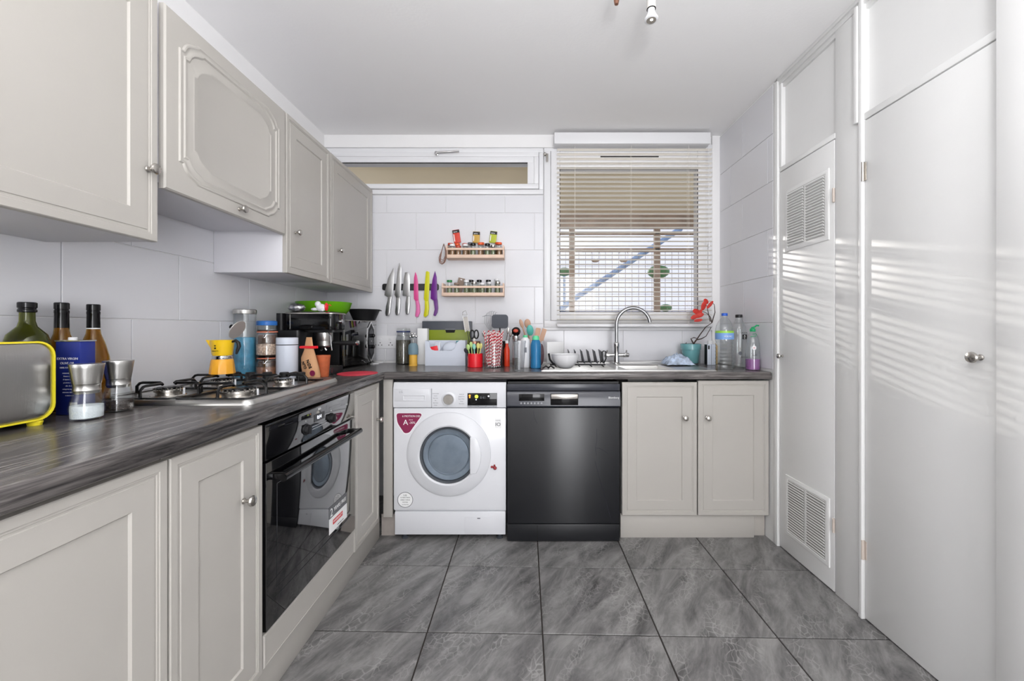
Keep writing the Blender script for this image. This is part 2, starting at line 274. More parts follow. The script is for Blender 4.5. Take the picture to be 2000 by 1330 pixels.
# ================================================================== SETTING
# floor with single tiles
fl = structure('floor', MB().box(-1.5, 1.8, -2.3, 2.9, -.05, -.004), M['grey_grout'])
cache = {}
pu, pv, jt = .430, .4237, .0027
bx = MB().panel((-pu / 2 + jt, -pv / 2 + jt, -.0039), (1, 0, 0), (0, 1, 0), pu - 2 * jt, pv - 2 * jt, [(0, 0), (0, .0028), (.0012, .0039)])
tile_me = None
for j in range(-8, 3):
    for i in range(-4, 5):
        cx = .062 + pu * (i + .5); cy = 1.9324 + pv * (j + .5)
        cy -= .0215 * cx
        if tile_me is None:
            o = bx.build('tile', M['slate'], fl, ang=20); tile_me = o
            for v in o.data.vertices: v.co.y -= .0215 * v.co.x
        else:
            o = tile_me.copy(); COL.objects.link(o)
        o.location = (cx, cy, .0005 * R.random() - .0004)
# walls
def wall_tiles(parent, rows, axis, fixed, lo, hi, phases, pitch=.4, clip=None, skip=None):
    g = .0013
    for k, (z0, z1, ph) in enumerate(rows):
        a = ph
        while a > lo: a -= pitch
        while a < hi:
            b = a + pitch; p, q = max(a, lo), min(b, hi)
            if q - p > .02 and not (skip and skip(p, q, z0, z1)):
                wz = (z1 - g) - (z0 + g); wu = q - p - 2 * g; tk = [(0, 0), (0, .0035), (.0015, .0045)]
                if axis == 'B': mb = MB().panel((p + g, fixed, z0 + g), (1, 0, 0), (0, 0, 1), wu, wz, tk)
                elif axis == 'L': mb = MB().panel((fixed, q - g, z0 + g), (0, -1, 0), (0, 0, 1), wu, wz, [(i_, -d_) for i_, d_ in tk])
                else: mb = MB().panel((fixed, q - g, z0 + g), (0, -1, 0), (0, 0, 1), wu, wz, tk)
                mb.build('tile', M['tile'], parent, ang=20)
            a = b
mb = MB()
mb.box(-1.5, 1.5, YB, YB + .25, -.05, 1.15).box(-1.5, .13, YB, YB + .25, 1.15, 2.05).box(1.245, 1.5, YB, YB + .25, 1.15, 2.36).box(-1.5, 1.5, YB, YB + .25, 2.36, 2.5).box(.10, .13, YB, YB + .25, 2.05, 2.36)
wb = structure('wall_back', mb, M['wall'])
zr = [.913 + .25 * k for k in range(7)]
wall_tiles(wb, [(zr[0], 1.135, -.142), ], 'B', YB, .12, WR, None)
wall_tiles(wb, [(zr[0], zr[1], -.142), (zr[1], zr[2], -.342), (zr[2], zr[3], -.142), (zr[3], zr[4], -.342), (zr[4], 2.03, -.142)], 'B', YB, WL, .12, None)
wl = structure('wall_left', MB().box(WL - .15, WL, -2.3, YB + .25, -.05, 2.5), M['wall'])
wall_tiles(wl, [(zr[0], zr[1], 1.39), (zr[1], zr[2], 1.18), (zr[2], zr[3], 1.39)], 'L', WL, .35, YB - .005, None)
wr = structure('wall_right', MB().box(WR, WR + .15, 2.15, YB + .25, -.05, 2.5).box(1.335, 1.48, -2.3, 2.15, -.05, 2.5), M['gloss_door'])
wall_tiles(wr, [(zr[0], zr[1], 2.456), (zr[1], zr[2], 2.436), (zr[2], zr[3], 2.596), (zr[3], zr[4], 2.456), (zr[4], zr[5], 2.596), (zr[5], 2.42, 2.456)], 'R', WR, 2.15, YB - .005, None)
structure('wall_rear', MB().box(-1.5, .25, -2.45, -2.3, -.05, 2.5).box(1.35, 1.5, -2.45, -2.3, -.05, 2.5).box(.25, 1.35, -2.45, -2.3, 2.2, 2.5), M['wall'])
structure('ceiling', MB().box(-1.5, 1.5, -2.45, YB + .25, ZC, ZC + .1), M['ceil'])
# beam over the fanlight and corner board beside the big window
structure('trim_1', MB().box(WL, .195, YB - .035, YB, 2.345, 2.43), M['wall'], bevel=.002)
structure('trim_2', MB().box(1.255, WR, YB - .02, YB, .91, 2.43), M['wall'], bevel=.002)
structure('trim_3', MB().box(.115, 1.26, YB - .018, YB, 1.118, 1.14), M['upvc'], bevel=.003)
# end strip of the tiled wall and its narrow board down to the floor
structure('trim_4', MB().box(WR - .004, WR + .022, 2.115, 2.15, 0, 2.42), M['gloss_door'], bevel=.002)
# recessed panels over the cupboards, posts and mouldings on the right
structure('trim_5', MB().box(1.318, 1.345, 1.60, 1.735, 0, 2.42).box(1.305, 1.345, 1.583, 1.60, 0, 2.42).box(1.300, 1.345, 1.60, 1.618, 1.94, 2.40), M['gloss_door'], bevel=.003)
mb = MB()
for k, (dx, dz) in enumerate(((.030, .016), (.022, .036), (.012, .056))): mb.box(1.335 - dx, 1.345, -1.2, 2.115, ZC - dz, ZC)
structure('trim_6', mb, M['gloss_door'], bevel=.002)
mb = MB().box(1.3165, 1.345, 1.735, 2.115, 1.942, 1.965).box(1.3155, 1.345, 1.125, 1.583, 1.942, 1.968)
structure('trim_7', mb, M['gloss_door'], bevel=.002)
structure('trim_8', MB().box(1.29, 1.345, .98, 1.118, 0, 2.42).box(1.30, 1.345, 1.118, 1.126, 0, 1.94), M['gloss_door'], bevel=.003)
structure('trim_9', MB().box(1.315, 1.345, 2.095, 2.1149, 1.965, 2.42), M['gloss_door'], bevel=.003)
# cupboard doors on the right
def knob_mb(mb, p, n, s=1.0):
    """round door knob on a stem; p on the face, n outward axis sign string"""
    prof = [(.009, 0), (.009, .002), (.006, .004), (.005, .012), (.007, .016), (.0135, .021), (.0165, .027), (.0145, .032), (.008, .035), (.0003, .0355)]
    prof = [(r * s, z * s) for r, z in prof]
    if n == '-X': prof = [(r, -z) for r, z in prof]
    if n == '-Y': prof = [(r, -z) for r, z in prof]
    return mb.lathe(prof, p, 20, 'X' if 'X' in n else 'Y')
def right_door(name, y0, y1, z1, x0=1.317):
    return structure(name, MB().box(x0, 1.3345, y0, y1, .006, z1), M['gloss_door'], bevel=.002)
d1 = right_door('door_1', 1.128, 1.581, 1.938)
knob_mb(MB(), (1.317, 1.178, 1.047), '-X', 1.0).build('knob', M['satin'], d1)
for z in (1.74, .27):
    h = MB().lathe([(.006, 0), (.006, .075)], (1.311, 1.584, z - .037), 12).box(1.3155, 1.317, 1.572, 1.584, z - .035, z + .035).build('hinge', M['rust'] if z < 1 else M['satin'], d1)
MB().box(1.3165, 1.3175, 1.1262, 1.1285, .02, 1.93).build('painted_gap_shadow', M['gap'], d1)  # strip coloured dark for the shadow in the gap beside the door
d2 = right_door('door_2', 1.738, 2.112, 1.938)
knob_mb(MB(), (1.317, 2.088, .99), '-X', .8).build('knob', M['satin'], d2)
for z in (1.70, .29): MB().lathe([(.005, 0), (.005, .06)], (1.313, 1.737, z - .03), 10).build('hinge', M['rust'], d2)
for zc, zh, yy0, yy1 in ((1.672, .31, 1.765, 2.062), (.245, .30, 1.762, 2.058)):
    g = MB().panel((1.317, yy1, zc - zh / 2), (0, -1, 0), (0, 0, 1), yy1 - yy0, zh, [(0, 0), (0, .004), (.004, .006), (.018, .006), (.02, .004)])
    g = g.build('vent_grille', M['gloss_door'], d2)
    n = 20; zz0 = zc - zh / 2 + .024; zz1 = zc + zh / 2 - .024; ym = (yy0 + yy1) / 2; sm = None
    for c0, c1 in ((yy0 + .024, ym - .008), (ym + .008, yy1 - .024)):
        MB().box(1.3115, 1.3128, c0, c1, zz0, zz1).build('dark_backing', M['grille'], g)
        L = c1 - c0
        for k in range(n):
            z = zz0 + (zz1 - zz0) * (k + .5) / n; p = (zz1 - zz0) / n
            if sm is None:
                sm = MB().loops([[(0, y, -p * .30), (-.001, y, -p * .05), (-.005, y, p * .36), (-.006, y, p * .05)] for y in (0, L)]).build('slat', M['gloss_door'], g)
                o = sm
            else: o = sm.copy(); COL.objects.link(o); o.parent = g
            o.location = (1.3118, c0, z)

# ------------------------------------------------------------------ windows
YF = YB - .012
def frame_mb(mb, x0, x1, z0, z1, t, y0, y1):
    return mb.box(x0, x1, y0, y1, z0, z0 + t).box(x0, x1, y0, y1, z1 - t, z1).box(x0, x0 + t, y0, y1, z0 + t, z1 - t).box(x1 - t, x1, y0, y1, z0 + t, z1 - t)
w1 = structure('window_1', frame_mb(MB(), .122, 1.254, 1.14, 2.37, .045, YF - .01, YB + .06), M['upvc'], bevel=.003)
mb = MB().box(.168, .228, YF - .02, YB + .04, 1.186, 2.324).box(1.152, 1.208, YF - .02, YB + .04, 1.186, 2.324).box(.228, 1.152, YF - .02, YB + .04, 1.186, 1.245).box(.228, 1.152, YF - .02, YB + .04, 2.20, 2.324)
mb.build('sash', M['upvc'], w1, bevel=.004)
MB().box(.226, 1.154, YB + .01, YB + .014, 1.243, 2.202).build('pane', M['pane'], w1)
frame_mb(MB(), .226, 1.154, 1.243, 2.202, .004, YB - .0325, YB - .03).build('gasket', M['gasket'], w1)
MB().box(.50, .89, YF - .023, YF - .0195, 2.279, 2.286).build('trickle_vent', M['gasket'], w1)
mb = MB().box(1.222, 1.236, YF - .024, YF - .008, 1.52, 1.70).build('espagnolette_handle', M['white'], w1, bevel=.003)
w2 = structure('window_2', frame_mb(MB(), WL + .005, .118, 2.035, 2.344, .03, YF - .014, YB + .06), M['upvc'], bevel=.003)
frame_mb(MB(), WL + .037, .086, 2.067, 2.312, .032, YF - .03, YB + .04).box(WL + .069, .054, YF - .03, YB + .04, 2.24, 2.2799).build('sash', M['upvc'], w2, bevel=.004)
# the glazing opening of the fanlight
MB().box(WL + .069, .012, YB + .01, YB + .014, 2.099, 2.24).build('pane', M['pane'], w2)
MB().box(.012, .054, YF - .03, YB + .04, 2.099, 2.24).build('sash_stile', M['upvc'], w2)
MB().box(WL + .069, .012, YF - .031, YF - .029, 2.233, 2.24).build('gasket', M['gasket'], w2)
hm = MB().lathe([(.013, 0), (.013, -.012), (.009, -.014), (.009, -.03)], (X(856, YB), YF - .03, 2.295), 14, 'Y')
hm.tube([(X(856, YB), YF - .055, 2.292), (X(862, YB), YF - .06, 2.296), (X(900, YB), YF - .06, 2.304)], .006)
hm.build('handle', M['chrome'], w2)
MB().sphere((.128, YF - .018, 2.30), .012).box(.136, .15, YF - .03, YF - .01, 2.25, 2.30).build('lock_catch', M['satin'], w2)

# blind
bl = thing('venetian_blind', 'open white venetian blind with fine horizontal slats over the large window', 'blind', (.72, 2.70, 1.14))
MB().box(.186, 1.207, 2.655, 2.735, 2.338, 2.412).build('headrail', M['upvc'], bl, world=True, bevel=.003)
sm = None; nz = 38; z0, z1 = 1.192, 2.318
for k in range(nz):
    z = z0 + (z1 - z0) * k / (nz - 1)
    if sm is None:
        pr = []
        for xx in (.207, 1.235):
            top = [(xx, -.0125 + .025 * i / 4, .0018 * (1 - ((i - 2) / 2) ** 2) - .0019 * (i - 2) / 2) for i in range(5)]
            pr.append(top + [(a, b, c - .0010) for a, b, c in top[::-1]])
        sm = MB().loops(pr).build('slat', M['slat'], bl); o = sm
        for v in o.data.vertices: v.co.x -= .72
    else: o = sm.copy(); COL.objects.link(o)
    o.location = (0, 0, z - 1.14)
MB().box(.207, 1.235, 2.688, 2.712, 1.142, 1.162).build('bottom_rail', M['upvc'], bl, world=True, bevel=.003)
for k in range(3): MB().box(.207, 1.235, 2.688, 2.712, 1.166 + .0075 * k, 1.1668 + .0075 * k).build('slat', M['slat'], bl, world=True)
for px in (1123, 1233, 1345):
    x = X(px, 2.69)
    MB().box(x - .0004, x + .0004, 2.6855, 2.687, 1.15, 2.34).box(x - .0004, x + .0004, 2.713, 2.7145, 1.15, 2.34).build('ladder_cord', M['slat'], bl, world=True)
MB().tube([(1.20, 2.672, 2.34), (1.203, 2.672, 1.70)], .0012, 6).lathe([(.003, 0), (.006, -.01), (.006, -.03), (.002, -.035)], (1.203, 2.672, 1.70), 10).build('pull_cord', M['white'], bl, world=True)

# balcony outside the window
tag(MB().box(-2.6, 2.6, 3.02, 4.55, 2.42, 2.56).build('balcony_slab', M['soffit'], bevel=.004), 'beige underside of the balcony above, seen through the window', 'balcony')
bm_ = thing('balcony_frame', 'brown weathered timber frame with wire netting on the balcony outside', 'balcony frame', (0, 4.6, 0))
def bar(a, b, r, m, name, p=bm_, seg=6): return MB().tube([a, b], r, seg).build(name, m, p, world=True)
MB().box(-2.6, 2.8, 4.55, 4.63, 2.26, 2.44).build('edge_beam', M['brown'], bm_, world=True, bevel=.004)
for py, h in ((456, .035), (489, .04), (612, .03)):
    z = Z(py, 4.6); MB().box(-2.6, 2.8, 4.57, 4.61, z - h / 2, z + h / 2).build('rail', M['brown'], bm_, world=True, bevel=.003)
for px in (1117, 1283, 1500, 960): x = X(px, 4.6); MB().box(x - .03, x + .03, 4.57, 4.63, .0, 2.26).build('post', M['brown'], bm_, world=True, bevel=.003)
mb = MB(); z1n = Z(489, 4.6)
k = 0
while .55 + .075 * k < 2.3:
    x = .3 + .075 * k; mb.box(x - .0014, x + .0014, 4.598, 4.602, 1.25, z1n); k += 1
for k in range(9): mb.box(.3, 2.3, 4.598, 4.602, 1.28 + .08 * k - .0015, 1.28 + .08 * k + .0015)
o = mb.build('wire_netting', M['net'], bm_, world=True, kind='stuff')
tag(MB().tube([(X(1115, 5.4) - 1.97, 5.4, -.2), (X(1115, 5.4), 5.4, Z(588, 5.4)), (X(1330, 5.4), 5.4, Z(446, 5.4))], .035, 8).build('blue_pole', M['blue_bar']), 'long pale blue pole slanting up outside behind the blind', 'pole')
structure('ground', MB().box(-12, 12, 3.0, 30, -.3, -.2), mat('outdoor_paving', (170, 168, 160), .9, var=.1))
for nm, px, py, w_, lb in (('garden_lamp', 1286, 531, 21, 'large round green lamp shade right of centre outside the window'), ('garden_lamp', 1102, 531, 14, 'green lamp shade at the left edge of the view outside'), ('garden_lamp', 1300, 601, 12, 'small green lamp shade low outside under the larger one')):
    d = 5.0 if w_ != 12 else 5.25; x, z, r = X(px, d), Z(py, d), w_ * d / F
    t = thing(nm, lb, 'lamp', (x, d, z))
    MB().sphere((0, 0, 0), r, 18, sz=.6).build('shade', M['green_lamp'], t); MB().tube([(0, 0, -r * .5), (0, 0, -.2 - z)], .014).build('stem', M['blue_bar'], t)
for px in (1163, 1218): 
    d = 4.5; t = thing('hanging_lantern', 'glass lantern hanging under the outside rail, %s of the two' % ('left' if px < 1200 else 'right'), 'lantern', (X(px, d), d, Z(502, d)))
    MB().cup([(.03, -.05), (.05, -.03), (.055, .03), (.05, .045)], .004, seg=14).build('bowl', M['pane'], t); MB().tube(arc((0, 0, .045), .045, 0, 180, 8), .003, 6).build('wire_handle', M['brown'], t); MB().lathe([(.03, -.055), (.045, -.04), (.03, -.035)], seg=14).build('base', M['brown'], t)
# ================================================================== FITTED CABINETS
SHAKER = [(0, 0), (0, .0165), (.002, .0185), (.0185, .0185), (.0195, .0165), (.0235, .0165), (.0245, .0145), (.0285, .0145), (.030, .0165), (.078, .0165), (.0815, .0115)]
def shaker(O, U, w, h, parent, name='door'): return MB().panel(O, U, (0, 0, 1), w, h, SHAKER).build(name, M['paint'], parent, world=True)
def knob(door, p, n, s=.9): return knob_mb(MB(), p, n, s).build('knob', M['satin'], door, world=True)
def base_left(label, y0, y1, ky, side=None):
    t = thing('base_cabinet', label, 'cabinet', (-.78, (y0 + y1) / 2, .12), 0, 'greige base cabinets')
    MB().box(-1.33, -.79, y0 + .001, y1 - .001, .12, .86).build('body', M['paintd'], t, world=True)
    d = shaker((-.7885, y0 + .002, .122), (0, 1, 0), y1 - y0 - .004, .726, t); knob(d, (-.77, ky, .66), 'X'); return t
base_left('wide greige base cabinet nearest the camera at bottom left', .276, .878, .30)
base_left('narrow greige base cabinet directly left of the black oven', .880, 1.193, 1.11)
base_left('greige corner base cabinet between the black oven and the washing machine', 1.832, 2.14, 2.105)
t = thing('oven_housing', 'greige housing with a plain drawer front under the black oven', 'cabinet', (-.78, 1.51, .12))
MB().box(-1.33, -.79, 1.195, 1.83, .12, .20).box(-1.33, -.79, 1.195, 1.199, .20, .86).box(-1.33, -.79, 1.828, 1.8315, .20, .86).build('body', M['paintd'], t, world=True)
MB().panel((-.7895, 1.199, .126), (0, 1, 0), (0, 0, 1), .628, .098, [(0, 0), (0, .016), (.003, .0195), (.006, .0195), (.007, .0185), (.012, .0185)]).build('drawer_front', M['paint'], t, world=True)
def base_back(label, x0, x1, zt, kx):
    t = thing('base_cabinet', label, 'cabinet', ((x0 + x1) / 2, 2.19, .12), 0, 'greige base cabinets')
    MB().box(x0 + .001, x1 - .001, 2.2, 2.72, .12, .74).build('body', M['paintd'], t, world=True)
    d = shaker((x0 + .002, 2.1985, .130), (1, 0, 0), x1 - x0 - .004, zt - .130, t); knob(d, (kx, 2.18, .654), '-Y'); return t
base_back('greige sink cabinet beside the black dishwasher, knob on its right', .5135, .919, .843, .849)
base_back('greige cabinet in the right corner under the worktop, knob on its left', .921, 1.304, .852, .971)
tag(MB().box(-.806, -.791, .25, 2.2, 0, .119).build('kickboard', M['paint'], bevel=.001), 'long greige kickboard under the left-hand base cabinets and oven', 'kickboard')
tag(MB().box(.512, 1.235, 2.202, 2.217, 0, .129).build('kickboard', M['paint'], bevel=.001), 'greige kickboard under the two sink cabinets on the back wall', 'kickboard')
tag(MB().box(1.236, 1.305, 2.225, 2.24, 0, .118).build('filler_board', M['paintd'], bevel=.001), 'short taupe board in the gap at the right end of the sink kickboard', 'board')
structure('trim_10', MB().box(-.765, -.716, 2.185, 2.203, .118, .858), M['paint'], bevel=.001)
tag(MB().box(-.789, -.716, 2.225, 2.24, 0, .117).build('filler_board', M['kraft'] if False else M['beechd'], bevel=.001), 'short pinkish board at floor level in the left corner by the washing machine', 'board')

def wall_cab(label, y0, y1, z0, ky=None, name='wall_cabinet', z1=2.062):
    t = thing(name, label, 'cabinet', (-1.045, (y0 + y1) / 2, z0), 0, 'greige wall cabinets')
    MB().box(-1.3445, -1.049, y0 + .001, y1 - .001, z0 + .003, z1).build('body', M['white_box'], t, world=True, bevel=.001)
    return t
a = wall_cab('large greige wall cabinet nearest the camera at top left', .535, 1.142, 1.37); d = shaker((-1.0485, .537, 1.372), (0, 1, 0), .603, .69, a); knob(d, (-1.03, 1.108, 1.565), 'X')
a = wall_cab('greige wall cabinet right of the flap door over the hob', 1.752, 2.142, 1.37); d = shaker((-1.0485, 1.754, 1.372), (0, 1, 0), .386, .69, a); knob(d, (-1.03, 1.82, 1.56), 'X', .8)
a = wall_cab('furthest greige wall cabinet beside the high narrow window', 2.144, 2.738, 1.37); d = shaker((-1.0485, 2.152, 1.372), (0, 1, 0), .584, .69, a); knob(d, (-1.03, 2.235, 1.56), 'X', .8)
# hood unit with ornamental flap door
a = wall_cab('short extractor cabinet over the hob with a shaped moulded flap door', 1.162, 1.748, 1.545, name='extractor_cabinet')
d = MB().panel((-1.0485, 1.162, 1.532), (0, 1, 0), (0, 0, 1), .582, .53, [(0, 0), (0, .014), (.004, .0185)]).build('door', M['paint'], a, world=True)
def ornate(w, h, ins):
    m, c, s = .045 + ins, .085, .014
    def corner(cx, cy, sx, sy, flip):
        p = [(0, .05), (.013, .048), (.016, .040), (.021, .031), (.030, .022), (.042, .015), (.054, .010), (.062, .006), (.070, 0)]
        p = [(cx + sx * a_, cy + sy * b_) for a_, b_ in p]; return p[::-1] if flip else p
    return corner(m, m, 1, 1, False) + corner(w - m, m, -1, 1, True) + corner(w - m, h - m, -1, -1, False) + corner(m, h - m, 1, -1, True)
MB().panel((-1.0302, 1.162, 1.532), (0, 1, 0), (0, 0, 1), .582, .53, [(0, 0), (.0025, .0045), (.006, .005), (.010, .0018), (.016, .0022), (.019, .005), (.023, .0052), (.027, .001), (.050, .001), (.053, .0028), (.057, .0028), (.060, .0006)], ornate).build('raised_moulding', M['paint'], d, world=True)
knob(d, (-1.03, 1.462, 1.56), 'X', .85)

# worktops
def edge_prof(): # (out, z) rounded front
    r = .012
    return [(0, ZT)] + [(0 + .04 - r + r * sin(radians(a)), ZT - r + r * cos(radians(a))) for a in (0, 25, 50, 75, 90)] + [(.04, ZT - .030), (.036, ZT - .038), (0, ZT - .038)]
mb = MB().box(-1.345, -.79, .2, 2.752, ZT - .038, ZT)
mb.loops([[(-.79 + a, y, z) for a, z in edge_prof()] for y in (.2, 2.1575)])
tag(mb.build('worktop', M['wood_y']), 'dark wood-grain worktop running along the left wall under the hob', 'worktop')
hx0, hx1, hy0, hy1 = .56, .84, 2.27, 2.58
mb = MB().loops([[(x, 2.198 - a, z) for a, z in edge_prof()] for x in (-.749, 1.304)])
mb.box(-.789, -.749, 2.1585, 2.198, ZT - .038, ZT)
mb.box(-.789, 1.304, 2.198, hy0, ZT - .038, ZT).box(-.789, hx0, hy0, 2.752, ZT - .038, ZT).box(hx1, 1.304, hy0, 2.752, ZT - .038, ZT).box(hx0, hx1, hy1, 2.752, ZT - .038, ZT)
tag(mb.build('worktop', M['wood_x']), 'dark wood-grain worktop along the back wall holding the sink', 'worktop')
# sink
t = thing('sink', 'stainless steel inset sink with drainer under the window', 'sink', (.56, 2.45, ZT))
mb = MB(); sx0, sx1, sy0, sy1 = .085, 1.035, 2.205, 2.70
for b in ((sx0, sx1, sy0, hy0), (sx0, sx1, hy1, sy1), (sx0, hx0, hy0, hy1), (hx1, sx1, hy0, hy1)): mb.box(*b, ZT + .0003, ZT + .0035)
mb.box(sx0, sx1, sy0, sy0 + .008, ZT + .0035, ZT + .006).box(sx0, sx1, sy1 - .008, sy1, ZT + .0035, ZT + .006).box(sx0, sx0 + .008, sy0, sy1, ZT + .0035, ZT + .006).box(sx1 - .008, sx1, sy0, sy1, ZT + .0035, ZT + .006)
mb.build('rim_plate', M['steel'], t, world=True)
mb = MB(); 
for k in range(9): mb.box(.13, .50, sy0 + .06 + k * .042, sy0 + .068 + k * .042, ZT + .003, ZT + .0052)
mb.build('drainer_ridges', M['steel'], t, world=True, bevel=.0008)
mb = MB().loops([[(x, y, z) for x, y in ((hx0 + i, hy0 + i), (hx1 - i, hy0 + i), (hx1 - i, hy1 - i), (hx0 + i, hy1 - i))] for i, z in ((.0005, ZT + .003), (.008, ZT - .004), (.02, ZT - .15), (.035, ZT - .158))], cap0=False)
mb.build('basin', M['steel'], t, world=True)
MB().lathe([(.028, 0), (.028, .003), (.018, .003), (.015, .0005)], ((hx0 + hx1) / 2, 2.44, ZT - .158), 18).build('drain', M['chrome'], t, world=True)
# tap
tx, ty = .56, 2.635
tx = X(1204, 2.62); ty = 2.62
t = thing('kitchen_tap', 'tall curved steel mixer tap with two cross handles', 'tap', (tx, ty, ZT + .003))
MB().lathe([(.026, .0), (.026, .006), (.019, .012), (.0175, .05), (.0165, .105), (.0185, .11), (.0185, .135), (.0125, .142)], seg=20).build('body', M['chrome'], t)
zc = Z(634, ty) - ZT - .003
MB().tube([(0, 0, .13), (0, 0, zc)] + arc((.108, 0, zc), .108, 180, 8, 16)[1:] , .0115, 14).build('spout', M['tapsteel'], t)
for s in (-1, 1):
    MB().lathe([(.012, .012 * s), (.013, .02 * s), (.0125, .045 * s), (.0145, .047 * s), (.0145, .076 * s), (.012, .080 * s)], (0, 0, .058), 16, 'X').build('handle', M['chrome'], t)
    MB().tube([(s * .062, 0, .07), (s * .062, -.012, .088)], .0045).build('lever', M['chrome'], t)

# ================================================================== WASHING MACHINE
D = 2.17; x0, x1 = X(769, D), X(988, D); cx = -.410; cz = .462
t = thing('washing_machine', 'white front-loading washing machine with a round porthole door', 'washing machine', ((x0 + x1) / 2, 2.4, 0))
B = lambda mb, n, m, p=t, **k: mb.build(n, m, p, world=True, **k)
B(MB().box(x0, x1, D, 2.72, .165, .706).box(x0, x1, D + .012, 2.72, .155, .165), 'body', M['wm'], bevel=.003)
# control fascia with sloping top
mb = MB().loops([[(x, y, z) for y, z in ((D + .002, .708), (D - .004, .712), (D - .008, .735), (D - .004, .815), (D + .010, .843), (D + .2, .848), (D + .54, .848), (D + .54, .708))] for x in (x0 - .001, x1 + .001)])
fa = B(mb, 'control_panel', M['wmring'])
B(MB().box(X(843, D), X(844, D), D - .0085, D - .003, .71, .812), 'drawer_seam', M['wmgrey'], fa)
dr = B(MB().panel((X(787, D), D - .0065, .746), (1, 0, 0), (0, 0, 1), .122, .033, [(0, -.001), (0, .003), (.004, .004), (.006, .002), (.009, .0005)]), 'detergent_drawer', M['wmring'], fa)
B(MB().panel((x0 + .004, D - .0068, .742), (1, 0, 0), (0, 0, 1), .19, .068, [(0, -.002), (0, .0002), (.001, .0008)]), 'drawer_front', M['wmring'])
lettering('LG', .016, M['wmgrey'], fa, (X(784, D), D - .0085, .794))
kx, kz = X(877, D), .7555
kk = B(MB().lathe([(.039, 0), (.039, -.004), (.034, -.007), (.029, -.008), (.0285, -.005), (.026, -.005)], (kx, D - .006, kz), 32, 'Y'), 'dial_ring', M['wm'], fa)
B(MB().lathe([(.0265, 0), (.0265, -.014), (.024, -.018), (.0002, -.018)], (kx, D - .010, kz), 28, 'Y'), 'dial', M['satin'], fa)
rows = ['Cotton', 'Mix', 'Baby Care', 'Wool', 'Delicates', 'Quick 30']
for k, s_ in enumerate(['Cotton Large', 'Cotton', 'Easy Care', 'Mix', 'Baby Care', 'Duvet']): lettering(s_, .0065, M['lgrey'], fa, (kx - .07, D - .0085, .786 - k * .0125))
for k, s_ in enumerate(['Quick 30', 'Gentle Care', 'Sport Wear', 'Wool', 'Rinse Spin']): lettering(s_, .0065, M['lgrey'], fa, (kx + .068, D - .0085, .782 - k * .0125))
dx0, dx1 = X(913.5, D), X(971, D)
dp = B(MB().box(dx0, dx1, D - .0095, D - .003, .723, .788), 'display', M['blackg'], fa, bevel=.0015)
B(MB().box(dx0, dx1, D - .011, D - .0035, .714, .7225), 'button_strip', M['wmgrey'], fa, bevel=.0008)
for k in range(4): lettering('•', .012, M['lblack'], fa, (dx0 + .018 + .04 * k, D - .0115, .7185))
B(MB().lathe([(.0052, 0), (.0052, -.0006)], (dx0 + .012, D - .0095, .775), 10, 'Y').lathe([(.004, 0), (.004, -.0006)], (dx0 + .012, D - .0095, .766), 10, 'Y'), 'indicator_light', M['ledo'], fa)
B(MB().lathe([(.0095, 0), (.0095, -.0006)], (dx0 + .048, D - .0095, .770), 12, 'Y'), 'indicator_light', M['ledg'], fa)
B(MB().lathe([(.004, 0), (.004, -.0006)], (dx0 + .112, D - .0095, .772), 10, 'Y').lathe([(.003, 0), (.003, -.0006)], (dx0 + .046, D - .0095, .754), 10, 'Y'), 'indicator_light', M['leds'], fa)
lettering('0:41', .018, M['lgrey'], fa, (dx0 + .082, D - .0097, .764))
# porthole door
dy = D - .0005
door = B(MB().lathe([(.147, -.010), (.150, -.024), (.158, -.030), (.178, -.026), (.205, -.014), (.219, -.010), (.2235, -.006), (.2245, 0), (.147, 0)], (cx, dy, cz), 64, 'Y', closed=True), 'door', M['wmring'])
B(MB().lathe([(.136, -.010), (.138, -.022), (.1475, -.025), (.149, -.012), (.148, -.004), (.136, -.004)], (cx, dy, cz), 48, 'Y', closed=True), 'chrome_ring', M['rubber'], door)
B(MB().lathe([(.1375, -.001), (.1375, -.006), (.128, -.005), (.112, -.002), (.108, -.0075), (.104, -.002), (.098, -.003), (.05, -.004), (.0003, -.0045)], (cx, dy, cz), 48, 'Y'), 'drum', M['drum'], door)
B(MB().lathe([(.1365, -.018), (.12, -.019), (.085, -.0125), (.06, -.0115), (.0003, -.0112)], (cx, dy, cz), 48, 'Y', cap1=False, cap0=False), 'glass', M['door_glass'], door)
pts = [(.116, -.098), (.116, .098)] + [(.176 * cos(radians(a)), .176 * sin(radians(a))) for a in (32, 24, 12, 0, -12, -24, -32)]
B(MB().prism(pts, (cx, dy - .014, cz), (1, 0, 0), (0, 0, 1), .019), 'handle', M['wm'], door, bevel=.004, seg=3)
# plinth, filter flap, feet
pl = B(MB().box(x0 + .004, x1 - .002, D + .004, 2.7, .030, .1535), 'lower_panel', M['wmring'], bevel=.003)
B(MB().panel((X(907.5, D), D + .0035, .0385), (1, 0, 0), (0, 0, 1), .152, .088, [(0, 0), (0, .0012), (.0015, .0018)]), 'filter_flap', M['wmring'], pl)
B(MB().box(X(932, D), X(938, D), D + .0005, D + .004, .1165, .1205), 'flap_slot', M['rubber'], pl)
for xx in (x0 + .05, x1 - .035):
    for yy in (D + .035, 2.66): B(MB().lathe([(.018, 0), (.018, .008), (.010, .012), (.010, .032)], (xx, yy, 0), 14), 'foot', M['rubber'])
